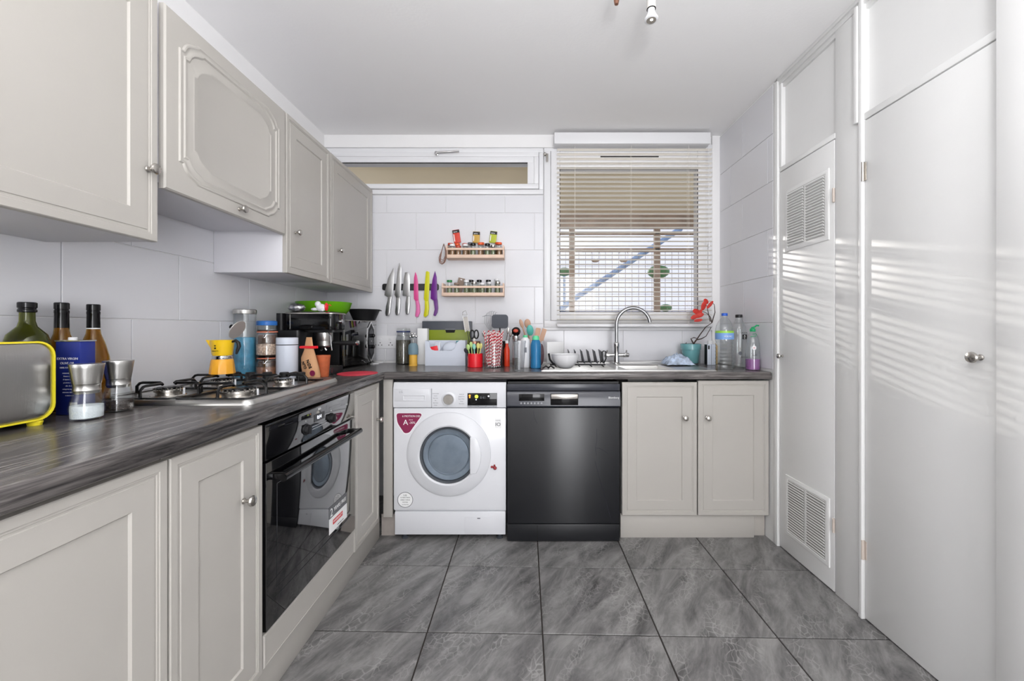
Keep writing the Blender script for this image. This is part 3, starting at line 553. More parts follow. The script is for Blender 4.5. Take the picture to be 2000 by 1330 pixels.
# stickers
def soft(c, r, n=5):
    out = []
    for i in range(len(c)):
        a, b, d = Vector(c[i - 1]), Vector(c[i]), Vector(c[(i + 1) % len(c)]); p = b + (a - b).normalized() * r[i]; q = b + (d - b).normalized() * r[i]
        out += [tuple(p * (1 - k / n) ** 2 + b * 2 * (k / n) * (1 - k / n) + q * (k / n) ** 2) for k in range(n + 1)]
    return out
pts = soft([(-.008, .022), (-.002, -.03), (.036, -.086), (.062, -.082), (.136, .022)], [.016, .018, .012, .012, .026])
bx_, bz_ = X(777, D), Z(815, D)
e = B(MB().prism([(-.004 + (p - .06) * 1.07 + .064, q * 1.07 - .0) for p, q in pts], (bx_, D - .0002, bz_), (1, 0, 0), (0, 0, 1), .0006), 'energy_badge', M['paper'])
B(MB().prism(pts, (bx_, D - .0010, bz_), (1, 0, 0), (0, 0, 1), .0005), 'badge_face', M['magenta'], e)
lettering('6 MOTION DD', .0145, M['lwhite'], e, (bx_ + .072, D - .0018, bz_ + .006))
lettering('A', .04, M['lwhite'], e, (bx_ + .042, D - .0018, bz_ - .028)); lettering('+++', .013, M['lwhite'], e, (bx_ + .070, D - .0018, bz_ - .014)); lettering('-30%', .017, M['lwhite'], e, (bx_ + .077, D - .0018, bz_ - .029))
s_ = B(MB().lathe([(.043, 0), (.043, -.0006), (.0003, -.0006)], (X(791.5, D), D - .0002, Z(976, D)), 32, 'Y'), 'round_sticker', M['paper'])
B(MB().lathe([(.042, -.0006), (.042, -.0011), (.0388, -.0011), (.0388, -.0006)], (X(791.5, D), D - .0002, Z(976, D)), 32, 'Y', closed=True), 'printed_ring', M['lgrey'], s_)
for k, (q, sz) in enumerate((('LG', .014), ('10 YEAR PARTS', .0078), ('DIRECT DRIVE', .0078), ('MOTOR', .0078), ('GUARANTEE', .006))): lettering(q, sz, M['lblack'], s_, (X(791.5, D), D - .0012, Z(976, D) + .024 - .0125 * k))
s_ = B(MB().box(X(966.5, D), X(979, D), D - .0007, D, Z(836, D), Z(817, D)), 'motor_sticker', M['paper'])
lettering('IO', .026, M['lblack'], s_, (X(972.7, D), D - .0012, Z(829, D)), sx=1.1); lettering('INVERTER', .0055, M['lgrey'], s_, (X(972.7, D), D - .0012, Z(821, D)))
B(MB().sphere((X(967, D), D - .009, Z(913, D)), .0095, 12).sphere((X(961.5, D), D - .008, Z(911, D)), .006, 10, sx=1.4).sphere((X(966, D), D - .008, Z(908, D)), .005, 10), 'door_charm', M['pinkpl'])

# ================================================================== DISHWASHER
D = 2.152; x0, x1 = X(990.5, D), X(1211, D)
t = thing('dishwasher', 'black dishwasher with film-covered glossy front, right of the washing machine', 'dishwasher', ((x0 + x1) / 2, 2.4, 0))
B = lambda mb, n, m, p=t, **k: mb.build(n, m, p, world=True, **k)
B(MB().box(x0 + .003, x1 - .003, D + .02, 2.72, .012, .848), 'body', M['blackm'])
B(MB().box(x0, x1, D - .001, D + .018, .802, .838), 'top_strip', M['dwpanel'], bevel=.003)
fa = B(MB().loops([[(x, y, z) for y, z in ((D + .018, .714), (D + .002, .714), (D - .010, .724), (D - .006, .792), (D - .001, .799), (D + .018, .799))] for x in (x0, x1)]), 'control_panel', M['dwpanel'])
B(MB().box(X(1013.5, D), X(1063, D), D - .0095, D - .004, .750, .786), 'display', M['blackg'], fa, bevel=.001)
for k in range(7): B(MB().lathe([(.0048, 0), (.0048, -.003)], (X(1018 + 6.6 * k, D), D - .0085, .738), 10, 'Y'), 'button', M['wmgrey'], fa)
h = B(MB().box(X(1075, D), X(1129, D), D - .0105, D - .002, .727, .788), 'handle_recess', M['blackg'], fa, bevel=.002)
B(MB().box(X(1076, D), X(1128, D), D - .0135, D - .008, .760, .785), 'handle_bar', M['satin'], h, bevel=.002)
lettering('Blomberg', .0145, M['lwhite'], fa, (X(1198, D), D - .0105, .767)); 
mb = MB(); N, K = 14, 14; W_ = x1 - x0 - .003; H_ = .712 - .098; g = []
dd = B(MB().box(x0 + .0015, x1 - .0015, D, D + .018, .099, .711), 'door', M['film'], bevel=.003)
# loose protective film: creased lines
for pts in ([(.175, .50), (.176, .44), (.168, .40), (.173, .36)], [(.17, .40), (.19, .398), (.215, .385), (.235, .37)], [(.165, .33), (.25, .02)], [(-.16, .596), (-.155, .56), (-.14, .53)]):
    B(MB().tube([(.30 + .0 + (a if a < 0 else a) - .1, D - .0004, .10 + b) for a, b in pts], .0009, 5), 'film_crease', M['dwpanel'], dd)
kp = B(MB().box(x0 + .001, x1 - .001, D + .004, D + .018, .006, .094), 'kick_panel', M['black_pl'], bevel=.002)
B(MB().box(X(1049, D), X(1050, D), D + .0035, D + .005, .01, .09), 'panel_seam', M['gap'], kp)
B(MB().box(x0 + .02, x1 - .02, D + .03, D + .05, 0, .012), 'foot', M['rubber'])

# ================================================================== OVEN
XO = -.768; y0, y1 = 1.202, 1.8265
t = thing('built_in_oven', 'black glass built-in oven with bar handle under the hob', 'oven', (-.8, 1.51, .23))
B = lambda mb, n, m, p=t, **k: mb.build(n, m, p, world=True, **k)
B(MB().box(-1.3, XO - .022, y0, y1, .232, .845), 'body', M['blackm'])
cp = B(MB().box(XO - .02, XO, y0, y1, .738, .846), 'control_panel', M['oven_glass'], bevel=.0015)
dr = B(MB().box(XO - .018, XO + .002, y0, y1, .232, .732), 'door', M['oven_glass'], bevel=.002)
B(MB().box(XO + .0021, XO + .0026, y0 + .03, y1 - .03, .309, .311), 'glass_line', M['oven_frame'], dr)
B(MB().loops([[(XO + .0021 + d_, y, z) for y, z in ((y0 + .05 + i, .335 + i), (y1 - .05 - i, .335 + i), (y1 - .05 - i, .655 - i), (y0 + .05 + i, .655 - i))] for i, d_ in ((0, 0), (0, .0003), (.0015, .0003), (.0015, 0))], closed=True), 'glass_border', M['oven_frame'], dr)
h = B(MB().tube([(XO + .045, y0 + .012, .686), (XO + .045, y1 - .05, .686)], .0115, 12), 'handle', M['blackg'], dr)
for yy in (y0 + .022, y1 - .062): B(MB().box(XO, XO + .05, yy - .009, yy + .009, .678, .697), 'handle_bracket', M['blackg'], dr, bevel=.003)
for yy in (1.422, 1.606): 
    k = B(MB().lathe([(.020, 0), (.020, .003), (.017, .004), (.0165, .011), (.014, .013), (.0003, .013)], (XO, yy, .778), 20, 'X').box(XO + .012, XO + .018, yy - .004, yy + .004, .763, .793), 'control_knob', M['blackm'], cp)
B(MB().box(XO + .0002, XO + .001, 1.476, 1.552, .79, .817), 'display', M['blackg'], cp)
lettering('8:14', .018, M['leds'], cp, (XO + .0012, 1.512, .803), (0, 1, 0)); lettering('AEG', .0115, M['lwhite'], cp, (XO + .0006, 1.515, .832), (0, 1, 0))
B(MB().box(XO + .0002, XO + .0012, 1.462, 1.566, .7755, .778).box(XO + .0002, XO + .0012, 1.462, 1.566, .7665, .769), 'touch_strip', M['wmgrey'], cp)
for yy in (1.40, 1.585): lettering('o', .009, M['lwhite'], cp, (XO + .0006, yy + .02, .808), (0, 1, 0))
lettering('+ ⊙', .012, M['lwhite'], cp, (XO + .0006, 1.745, .806), (0, 1, 0))
s_ = B(MB().box(XO + .0021, XO + .0027, 1.585, 1.741, .325, .385), 'sticker', M['paper'], dr)
B(MB().box(XO + .0021, XO + .0027, 1.585, 1.741, .386, .432), 'sticker_band', M['oven_frame'], dr)
lettering('2', .046, M['lwhite'], s_, (XO + .0031, 1.603, .405), (0, 1, 0)); lettering('YEARS FREE', .021, M['lwhite'], s_, (XO + .0031, 1.677, .409), (0, 1, 0))
B(MB().box(XO + .0027, XO + .0031, 1.615, 1.70, .352, .371), 'red_band', M['lred'], s_); lettering('WARRANTY', .014, M['lwhite'], s_, (XO + .0035, 1.657, .3615), (0, 1, 0)); lettering('www.aeg.co.uk', .009, M['lblack'], s_, (XO + .0031, 1.68, .335), (0, 1, 0))

# ================================================================== HOB
hx0_, hx1_, hy0_, hy1_ = -1.30, -.822, 1.215, 1.80
t = thing('gas_hob', 'stainless steel four-burner gas hob with black pan supports and four black knobs', 'hob', (-1.06, 1.51, ZT))
B = lambda mb, n, m, p=t, **k: mb.build(n, m, p, world=True, **k)
W_, H_ = hx1_ - hx0_, hy1_ - hy0_
def rr(w, h, i): return [(a + i, b + i) for a, b in rounded(w - 2 * i, h - 2 * i, max(.03 - i * .6, .006))]
B(MB().panel((hx0_, hy0_, ZT + .0004), (1, 0, 0), (0, 1, 0), W_, H_, [(0, 0), (.001, .006), (.008, .015), (.020, .017), (.030, .013), (.036, .0105)], rr), 'hob_plate', M['steel'])
burners = [(-.935, 1.325, .050), (-1.18, 1.345, .038), (-.935, 1.57, .030), (-1.17, 1.57, .038)]
for bx_, by_, r in burners:
    b = B(MB().lathe([(r * 1.25, .0108), (r * 1.2, .0135), (r * .9, .014), (r * .9, .021), (r, .023), (r, .030), (r * .96, .032), (r * .8, .032)], (bx_, by_, ZT), 30), 'burner_ring', M['satin'])
    B(MB().lathe([(r * .86, .0325), (r * .86, .037), (r * .78, .039), (.0003, .040)], (bx_, by_, ZT), 28), 'burner_cap', M['black_iron'])
    mb = MB()
    for k in range(20):
        a = 2 * pi * k / 20; mb.box(bx_ + r * .97 * cos(a) - .0018, bx_ + r * .97 * cos(a) + .0018, by_ + r * .97 * sin(a) - .0018, by_ + r * .97 * sin(a) + .0018, ZT + .0325, ZT + .0365)
    B(mb, 'burner_teeth', M['satin'], b)
    B(MB().tube([(bx_ + r * 1.12, by_ + .01, ZT + .011), (bx_ + r * 1.12, by_ + .01, ZT + .034)], .003, 8), 'igniter', M['white'], b)
for (sx_a, sx_b) in ((-1.065, -.845), (-1.285, -1.072)):
    zr_ = ZT + .052; zb = ZT + .016
    g = B(MB().tube([(sx_a + .006, 1.235, zb), (sx_b - .006, 1.235, zb), (sx_b, 1.242, zb), (sx_b, 1.695, zb), (sx_b - .006, 1.70, zb), (sx_a + .006, 1.70, zb), (sx_a, 1.695, zb), (sx_a, 1.242, zb)], .0045, 8, closed=True), 'pan_support', M['black_iron'])
    for bx_, by_, r in burners:
        if not (sx_a < bx_ < sx_b): continue
        for dx_, dy_, ex in ((1, 0, sx_b - bx_), (-1, 0, bx_ - sx_a), (0, 1, .105), (0, -1, .10 if by_ < 1.4 else .12)):
            if dy_: ex = min(ex, (1.70 - by_) if dy_ > 0 else (by_ - 1.235))
            if by_ < 1.4 and dy_ > 0: ex = (1.455 - by_)
            if by_ > 1.5 and dy_ < 0: ex = (by_ - 1.465)
            P = lambda q, z: (bx_ + dx_ * q, by_ + dy_ * q, z)
            end_z = zb if not (dy_ and ex < .14 and 1.4 < by_ + dy_ * ex < 1.5) else zr_ - .002
            B(MB().tube([P(ex, zb), P(ex, zr_ - .012), P(ex - .010, zr_ - .002), P(ex - .02, zr_), P(.028, zr_), P(.022, zr_ - .004)], .0045, 8), 'support_arm', M['black_iron'], g)
    B(MB().tube([(sx_a, 1.46, zb), (sx_b, 1.46, zb)], .0045, 8), 'cross_bar', M['black_iron'], g)
for px in (490, 523, 556, 588):
    xx = X(px, 1.755)
    k = B(MB().lathe([(.024, .0135), (.024, .017), (.018, .019), (.0185, .040), (.016, .043), (.0003, .0435)], (xx, 1.752, ZT), 20), 'control_knob', M['blackm'])
# ================================================================== THINGS ON THE LEFT WORKTOP
def on(name, label, cat, x, y, z=ZT + .0002, rz=0, group=None): return thing(name, label, cat, (x, y, z), rz, group)
# toaster
t = on('toaster', 'brushed steel toaster with bright yellow trim at the left edge of the worktop', 'toaster', -1.155, 1.0, rz=radians(0))
def yz_round(x, y0, y1, z0, z1, r): return [(x, y0 + a, z0 + b) for a, b in rounded(y1 - y0, z1 - z0, r, 6)]
MB().loops([yz_round(x, -.35, -.004, .016, .196, .032) for x in (-.155, -.006)]).build('shell', M['steel'], t)
for x in (0, -.166):
    MB().loops([yz_round(x - .006, -.354, 0, .012, .2, .036), yz_round(x, -.354, 0, .012, .2, .036), yz_round(x, -.350, -.004, .016, .196, .033), yz_round(x - .006, -.350, -.004, .016, .196, .033)], closed=True).build('yellow_rim', M['yellow2'], t)
MB().loops([yz_round(x, -.349 + i, -.005 - i, .017 + i, .195 - i, max(.032 - i * .3, .01)) for i, x in ((0, -.006), (0, -.003), (.006, -.0005), (.015, .0012), (.03, .0026), (.05, .0034), (.07, .0037))]).build('side_panel', M['steel'], t, ang=60)
MB().box(-.12, -.05, -.30, -.05, .196, .199).build('slot_frame', M['yellow2'], t, bevel=.001); MB().box(-.1, -.07, -.28, -.07, .1975, .1995).build('slot', M['gap'], t)
for yy in (-.03, -.32):
    for xx in (-.015, -.145): MB().lathe([(.012, 0), (.014, .008), (.01, .016)], (xx, yy, 0), 12).build('foot', M['yellow2'], t)

def bottle(name, label, x, y, body, m, capp, fill=None, seg=28, **k):
    t = on(name, label, 'bottle', x, y, **k)
    MB().cup(body, .0022, seg=seg).build('glass_body', m, t)
    return t
t = bottle('oil_bottle', 'squat olive-green glass bottle with black cap behind the toaster', -1.302, 1.063, [(.0385, 0), (.041, .006), (.042, .13), (.042, .19), (.036, .214), (.018, .236), (.0145, .25), (.0142, .275)], M['green_glass'], None)
MB().lathe([(.0155, .272), (.0175, .274), (.0175, .279), (.016, .281), (.016, .283), (.0178, .285), (.0178, .297), (.016, .299)], seg=20).build('cap', M['blackg'], t)
for nm, lab, x, y, dh in (('wine_bottle', 'amber glass wine bottle with black neck sleeve directly behind the navy tin', -1.302, 1.142, .0), ('wine_bottle', 'amber wine bottle with a pale ring under its black neck, right of the tin', -1.298, 1.222, .004)):
    t = bottle(nm, lab, x, y, [(.034, 0), (.0365, .005), (.0368, .115), (.035, .145), (.026, .185), (.0165, .215), (.0145, .235), (.0138, .29)], M['brown_glass'], None)
    MB().lathe([(.0152, .232), (.0146, .272), (.0152, .274), (.0152, .281), (.0142, .282), (.0142, .284), (.0155, .285), (.0155, .301), (.014, .303)], seg=20).build('neck_sleeve', M['blackg'], t)
    if dh: MB().lathe([(.0158, .229), (.0156, .232)], seg=20).build('pale_ring', M['white'], t)
t = on('oil_tin', 'navy blue rectangular oil tin with white print beside the toaster', 'tin', -1.216, 1.10)
MB().box(-.033, .033, -.02, .02, 0, .196).build('body', M['navy'], t, bevel=.003); MB().panel((-.034, -.021, .196), (1, 0, 0), (0, 1, 0), .068, .042, [(0, 0), (0, .003), (.002, .003), (.003, .001)]).build('top_rim', M['chrome'], t)
MB().lathe([(.009, .197), (.009, .206), (.007, .207)], (-.008, 0, 0), 14).build('cap', M['white'], t)
for k, (s_, sz) in enumerate((('EXTRA VIRGIN', .0085), ('OLIVE OIL', .0085), ('100% ITALIANO', .006))): lettering(s_, sz, M['lwhite'], t, (0, -.0205, .150 - .012 * k), world=False)
for k in range(8): lettering(['conservare in luogo', 'fresco e asciutto', 'al riparo dalla luce', 'prodotto in Italia', 'olio di oliva', 'categoria superiore', 'ottenuto dalle olive', 'e meccanici'][k], .0048, M['lwhite'], t, (.006, -.0205, .112 - .0085 * k), world=False)
MB().box(.006, .026, -.0207, -.02, .012, .034).build('print_panel', M['white'], t)
def grinder(label, x, y, fm, fz):
    t = on('grinder', label, 'grinder', x, y, group='salt and pepper grinders')
    MB().cup([(.029, 0), (.033, .003), (.0335, .03), (.030, .052), (.0265, .068), (.0255, .075)], .002, seg=32).build('glass_body', M['thin'], t)
    MB().lathe([(.0255, .0035), (.0300, .006), (.0308, .03), (.0306, fz), (.0002, fz + .002)], seg=28).build('contents', fm, t)
    MB().lathe([(.0225, .066), (.0262, .0745), (.0255, .077), (.0255, .089), (.026, .090)], seg=32).build('collar', M['steel'], t)
    MB().lathe([(.0262, .0905), (.0285, .105), (.0315, .130), (.033, .138), (.0325, .141), (.0002, .142)], seg=32).build('head', M['steel'], t)
    return t
t = grinder('steel-topped glass salt grinder half full of white salt, nearest the toaster', -1.116, 1.035, M['salt'], .036)
t = grinder('steel-topped glass pepper grinder with dark peppercorns, nearest the hob', -1.143, 1.142, M['pepper'], .03)
lettering('S M', .008, M['lblack'], t, (0, -.0335, .055), world=False)

# moka pot on the far back burner
t = on('moka_pot', 'yellow stovetop coffee pot with open lid standing on the hob', 'coffee pot', -1.172, 1.572, ZT + .0572)
MB().lathe([(.042, 0), (.042, .004), (.0365, .050), (.034, .056)], seg=10).build('boiler', M['orange'], t)
MB().lathe([(.033, .056), (.0335, .058), (.0335, .068), (.032, .070)], seg=28).build('steel_collar', M['chrome'], t)
mb = MB().cup([(.031, .070), (.0335, .074), (.0395, .126), (.041, .129)], .002, seg=24, floor=.004); mb.build('jug', M['yellow'], t)
MB().prism([(0, 0), (0, .03), (-.021, .034)], (-.038, -.008, .096), (1, 0, 0), (0, 0, 1), -.016).build('spout', M['yellow'], t)
MB().tube([(.036, 0, .122), (.052, 0, .127), (.062, 0, .118), (.064, 0, .105), (.058, 0, .088), (.054, 0, .075)], .005, 10, rs=[.004, .006, .007, .007, .0055, .0035]).build('handle', M['blackm'], t)
mb = MB(); mb.T = Matrix.Translation((.040, 0, .132)) @ Matrix.Rotation(radians(-62), 4, 'Y')
mb.lathe([(.038, 0), (.0385, .002), (.030, .009), (.008, .014), (.0003, .0145)], (.041, 0, 0), 24)
ld = mb.build('lid', M['lidmetal'], t)
mb = MB(); mb.T = Matrix.Translation((.040, 0, .132)) @ Matrix.Rotation(radians(-62), 4, 'Y'); mb.lathe([(.004, .012), (.004, .018), (.0085, .022), (.0085, .03), (.0003, .034)], (.041, 0, 0), 14); mb.build('lid_knob', M['blackg'], ld)
lettering('★', .012, M['lblack'], t, (0, -.0375, .108), world=False); MB().box(-.003, .003, -.0376, -.036, .096, .102).build('emblem', M['lblack'], t); lettering('BIALETTI', .006, M['lblack'], t, (0, -.0363, .088), world=False)

# jars beyond the hob
t = on('storage_jar', 'tall cylindrical glass jar with steel lid full of blue packets', 'jar', -1.292, 1.872)
MB().cup([(.042, 0), (.0445, .004), (.0445, .295), (.043, .3)], .002, seg=28).build('glass_body', M['thin'], t)
MB().lathe([(.041, .004), (.0415, .19), (.0002, .193)], seg=24).build('contents', M['teal_fill'], t); MB().lathe([(.046, .298), (.0465, .300), (.0465, .315), (.044, .318)], seg=28).build('lid', M['steel'], t)
def clipjar(label, x, y, z, r, h, fm, fz, sm, body=None):
    t = on('clip_jar', label, 'jar', x, y, z)
    MB().cup([(r * .86, 0), (r, .006), (r, h * .70), (r * .82, h * .82), (r * .84, h * .88)], .002, seg=28).build('glass_body', M['thin'], t)
    MB().lathe([(r * .85, .004), (r * .94, .008), (r * .94, fz), (.0002, fz + .002)], seg=24).build('contents', fm, t)
    MB().lathe([(r * .87, h * .885), (r * .90, h * .89), (r * .90, h * .925), (r * .87, h * .93)], seg=28).build('seal', sm, t)
    MB().lathe([(r * .86, h * .93), (r * .88, h * .94), (r * .84, h * .995), (.0002, h)], seg=28).build('lid', M['glass'], t)
    MB().tube([(r * .90 * cos(a), r * .90 * sin(a), h * .80) for a in [2 * pi * k / 20 for k in range(20)]], .0013, 6, closed=True).tube([(r * .5, -r * .8, h * .80), (r * .62, -r * .86, h * .95), (r * .55, -r * .70, h * 1.0)], .0013).tube([(r * .2, -r * .9, h * .80), (r * .25, -r * 1.05, h * .70), (r * .38, -r * 1.0, h * .70), (r * .42, -r * .85, h * .80)], .0013).build('wire_clip', M['chrome'], t)
    return t
clipjar('lower clip-top glass jar of brown grain, underneath the jar of speckled beans', -1.196, 1.884, ZT + .0002, .047, .104, M['brown_beans'], .055, M['seal'])
clipjar('upper clip-top glass jar half full of speckled beans, stacked on another jar', -1.196, 1.884, ZT + .1046, .047, .122, M['beans'], .055, M['seal'])
t = on('storage_jar', 'glass jar with bright blue lid behind the stacked clip-top jars', 'jar', -1.262, 1.985)
MB().cup([(.038, 0), (.041, .004), (.041, .245)], .002, seg=24).build('glass_body', M['thin'], t); MB().lathe([(.038, .004), (.038, .20), (.0002, .203)], seg=24).build('contents', M['brown_beans'], t); MB().lathe([(.0435, .246), (.044, .249), (.044, .264), (.041, .268)], seg=24).build('lid', M['blue'], t)
t = on('canister', 'white round canister with a dark band, left of the paper bag', 'canister', -1.108, 1.89)
MB().lathe([(.044, 0), (.0455, .003), (.0455, .153), (.0445, .154)], seg=32).build('body', M['wbox'], t); MB().lathe([(.0445, .154), (.0445, .1575)], seg=32).build('dark_band', M['gap'], t); MB().lathe([(.0455, .1577), (.0455, .187), (.0435, .189)], seg=32).build('lid', M['wbox'], t)
# coffee bag
t = on('coffee_bag', 'crumpled brown paper coffee bag closed with a red clip', 'bag', -1.004, 1.895, rz=radians(-12))
def bag_ring(z, w, d, x=0, n=14): return [(x + w * cos(2 * pi * k / n) * (1 if abs(cos(2 * pi * k / n)) > .3 else 1.0) + R.uniform(-.0012, .0012), d * sin(2 * pi * k / n) + R.uniform(-.001, .001), z) for k in range(n)]
rings = [bag_ring(0, .041, .026, .012), bag_ring(.012, .043, .027, .010), bag_ring(.05, .044, .028, .0), bag_ring(.095, .038, .020, -.008), bag_ring(.13, .026, .009, -.006), bag_ring(.16, .020, .004, -.006), bag_ring(.19, .015, .003, -.006)]
MB().loops(rings).build('paper_body', M['kraft'], t, ang=60)
MB().box(-.046, .036, -.012, -.003, .138, .150).box(-.046, .036, .004, .009, .138, .150).box(-.050, -.044, -.010, .009, .139, .149).build('bag_clip', M['red'], t, bevel=.0015)
up_, rt_ = (.80, -.1, .5), (-.42, 0, .86)
rt_ = Vector((-.42, 0, .91)); up_ = Vector((-.91, 0, -.42))
lettering('CLIN', .017, M['lblack'], t, (-.006, -.0300, .062), rt_, up_, world=False, depth=.002); lettering('SON', .021, M['lblack'], t, (.018, -.0290, .068), rt_, up_, world=False, depth=.002)
MB().lathe([(.013, 0), (.013, -.003), (.0002, -.003)], (.034, -.0255, .026), 18, 'Y').build('plum_emblem', M['magenta'], t)
t = on('terracotta_cup', 'orange-brown terracotta tumbler under the coffee machine spout', 'cup', -.978, 1.962)
MB().cup([(.025, 0), (.026, .003), (.0325, .09), (.0335, .092), (.0335, .102)], .003, seg=24).build('vessel', M['terra'], t)
# coffee machine
t = on('coffee_machine', 'slim black espresso machine with portafilter handle in the corner', 'coffee machine', -1.105, 2.118)
def plan(x0, x1, y0, y1, r): return [(x0 + a, y0 + b) for a, b in rounded(x1 - x0, y1 - y0, r, 5)]
def slab(mb, pl, z0, z1): return mb.loops([[(a, b, z) for a, b in pl] for z in (z0, z1)])
slab(MB(), plan(-.15, -.035, -.075, .075, .015), 0, .222).build('tower', M['black_pl'], t)
hd = slab(MB(), plan(-.115, .142, -.077, .077, .03), .224, .305).build('head', M['blackg'], t, bevel=.003)
MB().loops([[(a, b, z) for a, b in plan(-.117 + i, .144 - i, -.079 + i, .079 - i, .03)] for i, z in ((0, .305), (0, .309), (.006, .313), (.02, .3135))]).build('top_trim', M['satin'], hd)
slab(MB(), plan(-.095, .12, -.06, .06, .02), .3135, .3165).build('cup_tray', M['blackg'], hd)
slab(MB(), plan(-.152, -.117, -.0765, .0765, .012), .222, .308).build('tank_lid', M['blackm'], t)
MB().box(-.078, -.075, -.0785, -.077, .228, .302).build('seam', M['satin'], hd)
MB().lathe([(.011, .142), (.011, .150), (.008, .152)], (0, 0, .268), 16, 'X').build('steam_dial', M['chrome'], hd)
slab(MB(), plan(-.02, .138, -.055, .055, .02), .212, .2238).build('underside', M['blackm'], t)
g = MB().lathe([(.038, .211), (.0395, .209), (.0395, .170), (.0385, .168), (.0385, .166), (.035, .166), (.035, .142), (.03, .135), (.0002, .134)], (.058, 0, 0), 28).build('group_head', M['steel'], t)
MB().tube([(.055, -.01, .136), (.048, -.01, .122), (.044, -.01, .118)], .005).tube([(.062, -.01, .136), (.07, -.01, .122), (.074, -.01, .118)], .005).build('twin_spout', M['chrome'], g)
MB().lathe([(.006, .095), (.007, .115), (.010, .118), (.011, .15), (.0125, .215), (.0115, .222)], (0, 0, .156), 16, 'X').build('portafilter_handle', M['blackm'], g); MB().lathe([(.012, .222), (.0135, .225), (.0125, .235), (.006, .239)], (0, 0, .156), 16, 'X').build('handle_cap', M['chrome'], g)
slab(MB(), plan(-.034, .13, -.07, .07, .025), 0, .034).build('drip_tray', M['blackm'], t, bevel=.002)
mb = MB()
for k in range(9): mb.box(-.02 + .016 * k, -.014 + .016 * k, -.058, .058, .034, .0355)
mb.build('drip_grid', M['satin'], t)
MB().tube([(.10, -.05, .212), (.115, -.055, .19), (.12, -.06, .15), (.125, -.062, .12)], .0035).build('steam_wand', M['chrome'], t)
t = on('shot_glass', 'small tapered clear glass beside the coffee machine', 'glass', X(647, 2.06), 2.03)
MB().cup([(.018, 0), (.0185, .003), (.024, .036)], .002, seg=16).build('glass_body', M['thin'], t)
# microwave
t = on('microwave', 'black microwave with a pointed oval steel control panel in the corner', 'microwave', -1.04, 2.292, rz=radians(-7))
for xx in (-.03, -.26):
    for yy in (.03, .37): MB().lathe([(.014, 0), (.014, .012)], (xx, yy, 0), 12).build('foot', M['blackm'], t)
MB().box(-.285, -.012, 0, .40, .012, .282).build('body', M['blackm'], t, bevel=.004)
dr = MB().box(-.012, .006, .002, .398, .014, .280).build('door', M['oven_glass'], t, bevel=.003)
MB().box(.006, .0075, .012, .024, .018, .276).box(.006, .0075, .002, .398, .2765, .2795).build('steel_strip', M['satin'], dr)
lz = lambda k: [(.322 + a * k, .147 + b * k) for a, b in ((0, .118), (.036, .078), (.042, .0), (.036, -.078), (0, -.118), (-.036, -.078), (-.042, 0), (-.036, .078))]
fr = MB().loops([[(x, a, b) for a, b in lz(k)] for k, x in ((1.12, .006), (1.12, .0085), (1.0, .0095), (.98, .007))]).build('panel_frame', M['chrome'], dr)
MB().loops([[(x, a, b) for a, b in lz(k)] for k, x in ((.99, .007), (.99, .0102), (.80, .0102))]).build('black_surround', M['blackg'], fr)
MB().loops([[(x, a, b) for a, b in lz(k)] for k, x in ((.76, .010), (.75, .0112))]).build('control_plate', M['oven_frame'], fr)
for zz in (.185, .115): MB().lathe([(.012, .011), (.012, .028), (.010, .031), (.0003, .031)], (0, .322, zz), 16, 'X').build('dial', M['blackg'], dr)
lettering('•', .02, M['lwhite'], dr, (.0114, .322, .150), (0, 1, 0), world=False); lettering('Swan', .012, M['lgrey'], dr, (.0064, .22, .035), (0, 1, 0), world=False)
# green bowl on top and what lies in it
t = on('fruit_bowl', 'large lime green plastic bowl on top of the microwave', 'bowl', -1.152, 2.462 - .02, ZT + .2825)
t.location = (-1.188, 2.40, ZT + .2825)
MB().cup([(.05, 0), (.06, .002), (.105, .022), (.135, .055), (.150, .098), (.152, .102)], .003, seg=40).build('shell', M['lime'], t)
tag(MB().sphere((-1.18, 2.39, 1.258), .045, 18, sz=.72).build('bread_roll', M['egg']), 'tan round bread roll showing over the rim of the green bowl', 'bread')
tag(MB().sphere((-1.27, 2.38, 1.262), .04, 10, sz=.6, n=6).build('leafy_vegetable', mat('dull_leaf', (100, 124, 60), .7, bump=.8, bscale=40)), 'dull green vegetable at the left of the green bowl', 'vegetable')
tag(MB().sphere((-1.115, 2.37, 1.27), .02, 12, sz=.8).build('garlic_bulb', M['white']), 'white garlic bulb at the right of the green bowl', 'garlic')
o = MB().sphere((0, 0, 0), .034, 22, sx=1.2, sy=.9, sz=.6, n=14).build('foil_ball', M['foil'])
for v in o.data.vertices: v.co *= 1 + R.uniform(-.12, .10)
o.location = (-1.165, 2.07, ZT + .3368); tag(o, 'crumpled ball of silver foil on the coffee machine', 'foil')
t = on('rag_toy', 'small white figurine with a red tail on top of the coffee machine', 'figurine', -1.04, 2.07, ZT + .3168)
MB().sphere((0, 0, .02), .02, 16, sx=1.3, sy=.8).sphere((-.016, -.002, .038), .015, 14).sphere((-.034, 0, .012), .012, 12, sx=1.5, sz=.7).sphere((.012, -.01, .008), .008, 10).build('body', M['white'], t, ang=180)
MB().sphere((.026, 0, .024), .014, 12, sx=.6, sz=1.5).tube([(.03, 0, .03), (.042, 0, .036), (.05, 0, .03)], .002).build('tail', M['red'], t)
t = on('frying_pan', 'shallow black pan stacked on the microwave right of the green bowl', 'pan', -1.032, 2.602, ZT + .2825)
MB().cup([(.062, 0), (.066, .002), (.094, .066), (.098, .070)], .003, seg=36).build('pan_body', M['blackm'], t)
MB().box(.096, .103, -.02, .02, .060, .067).build('rim_lug', M['blackm'], t)
tag(MB().lathe([(.097, 0), (.098, .0012), (.097, .003), (.0002, .003)], (-.862, 2.085, ZT + .0002), 48).build('silicone_trivet', M['pinkmat']), 'round flat red silicone mat at the worktop corner', 'mat')
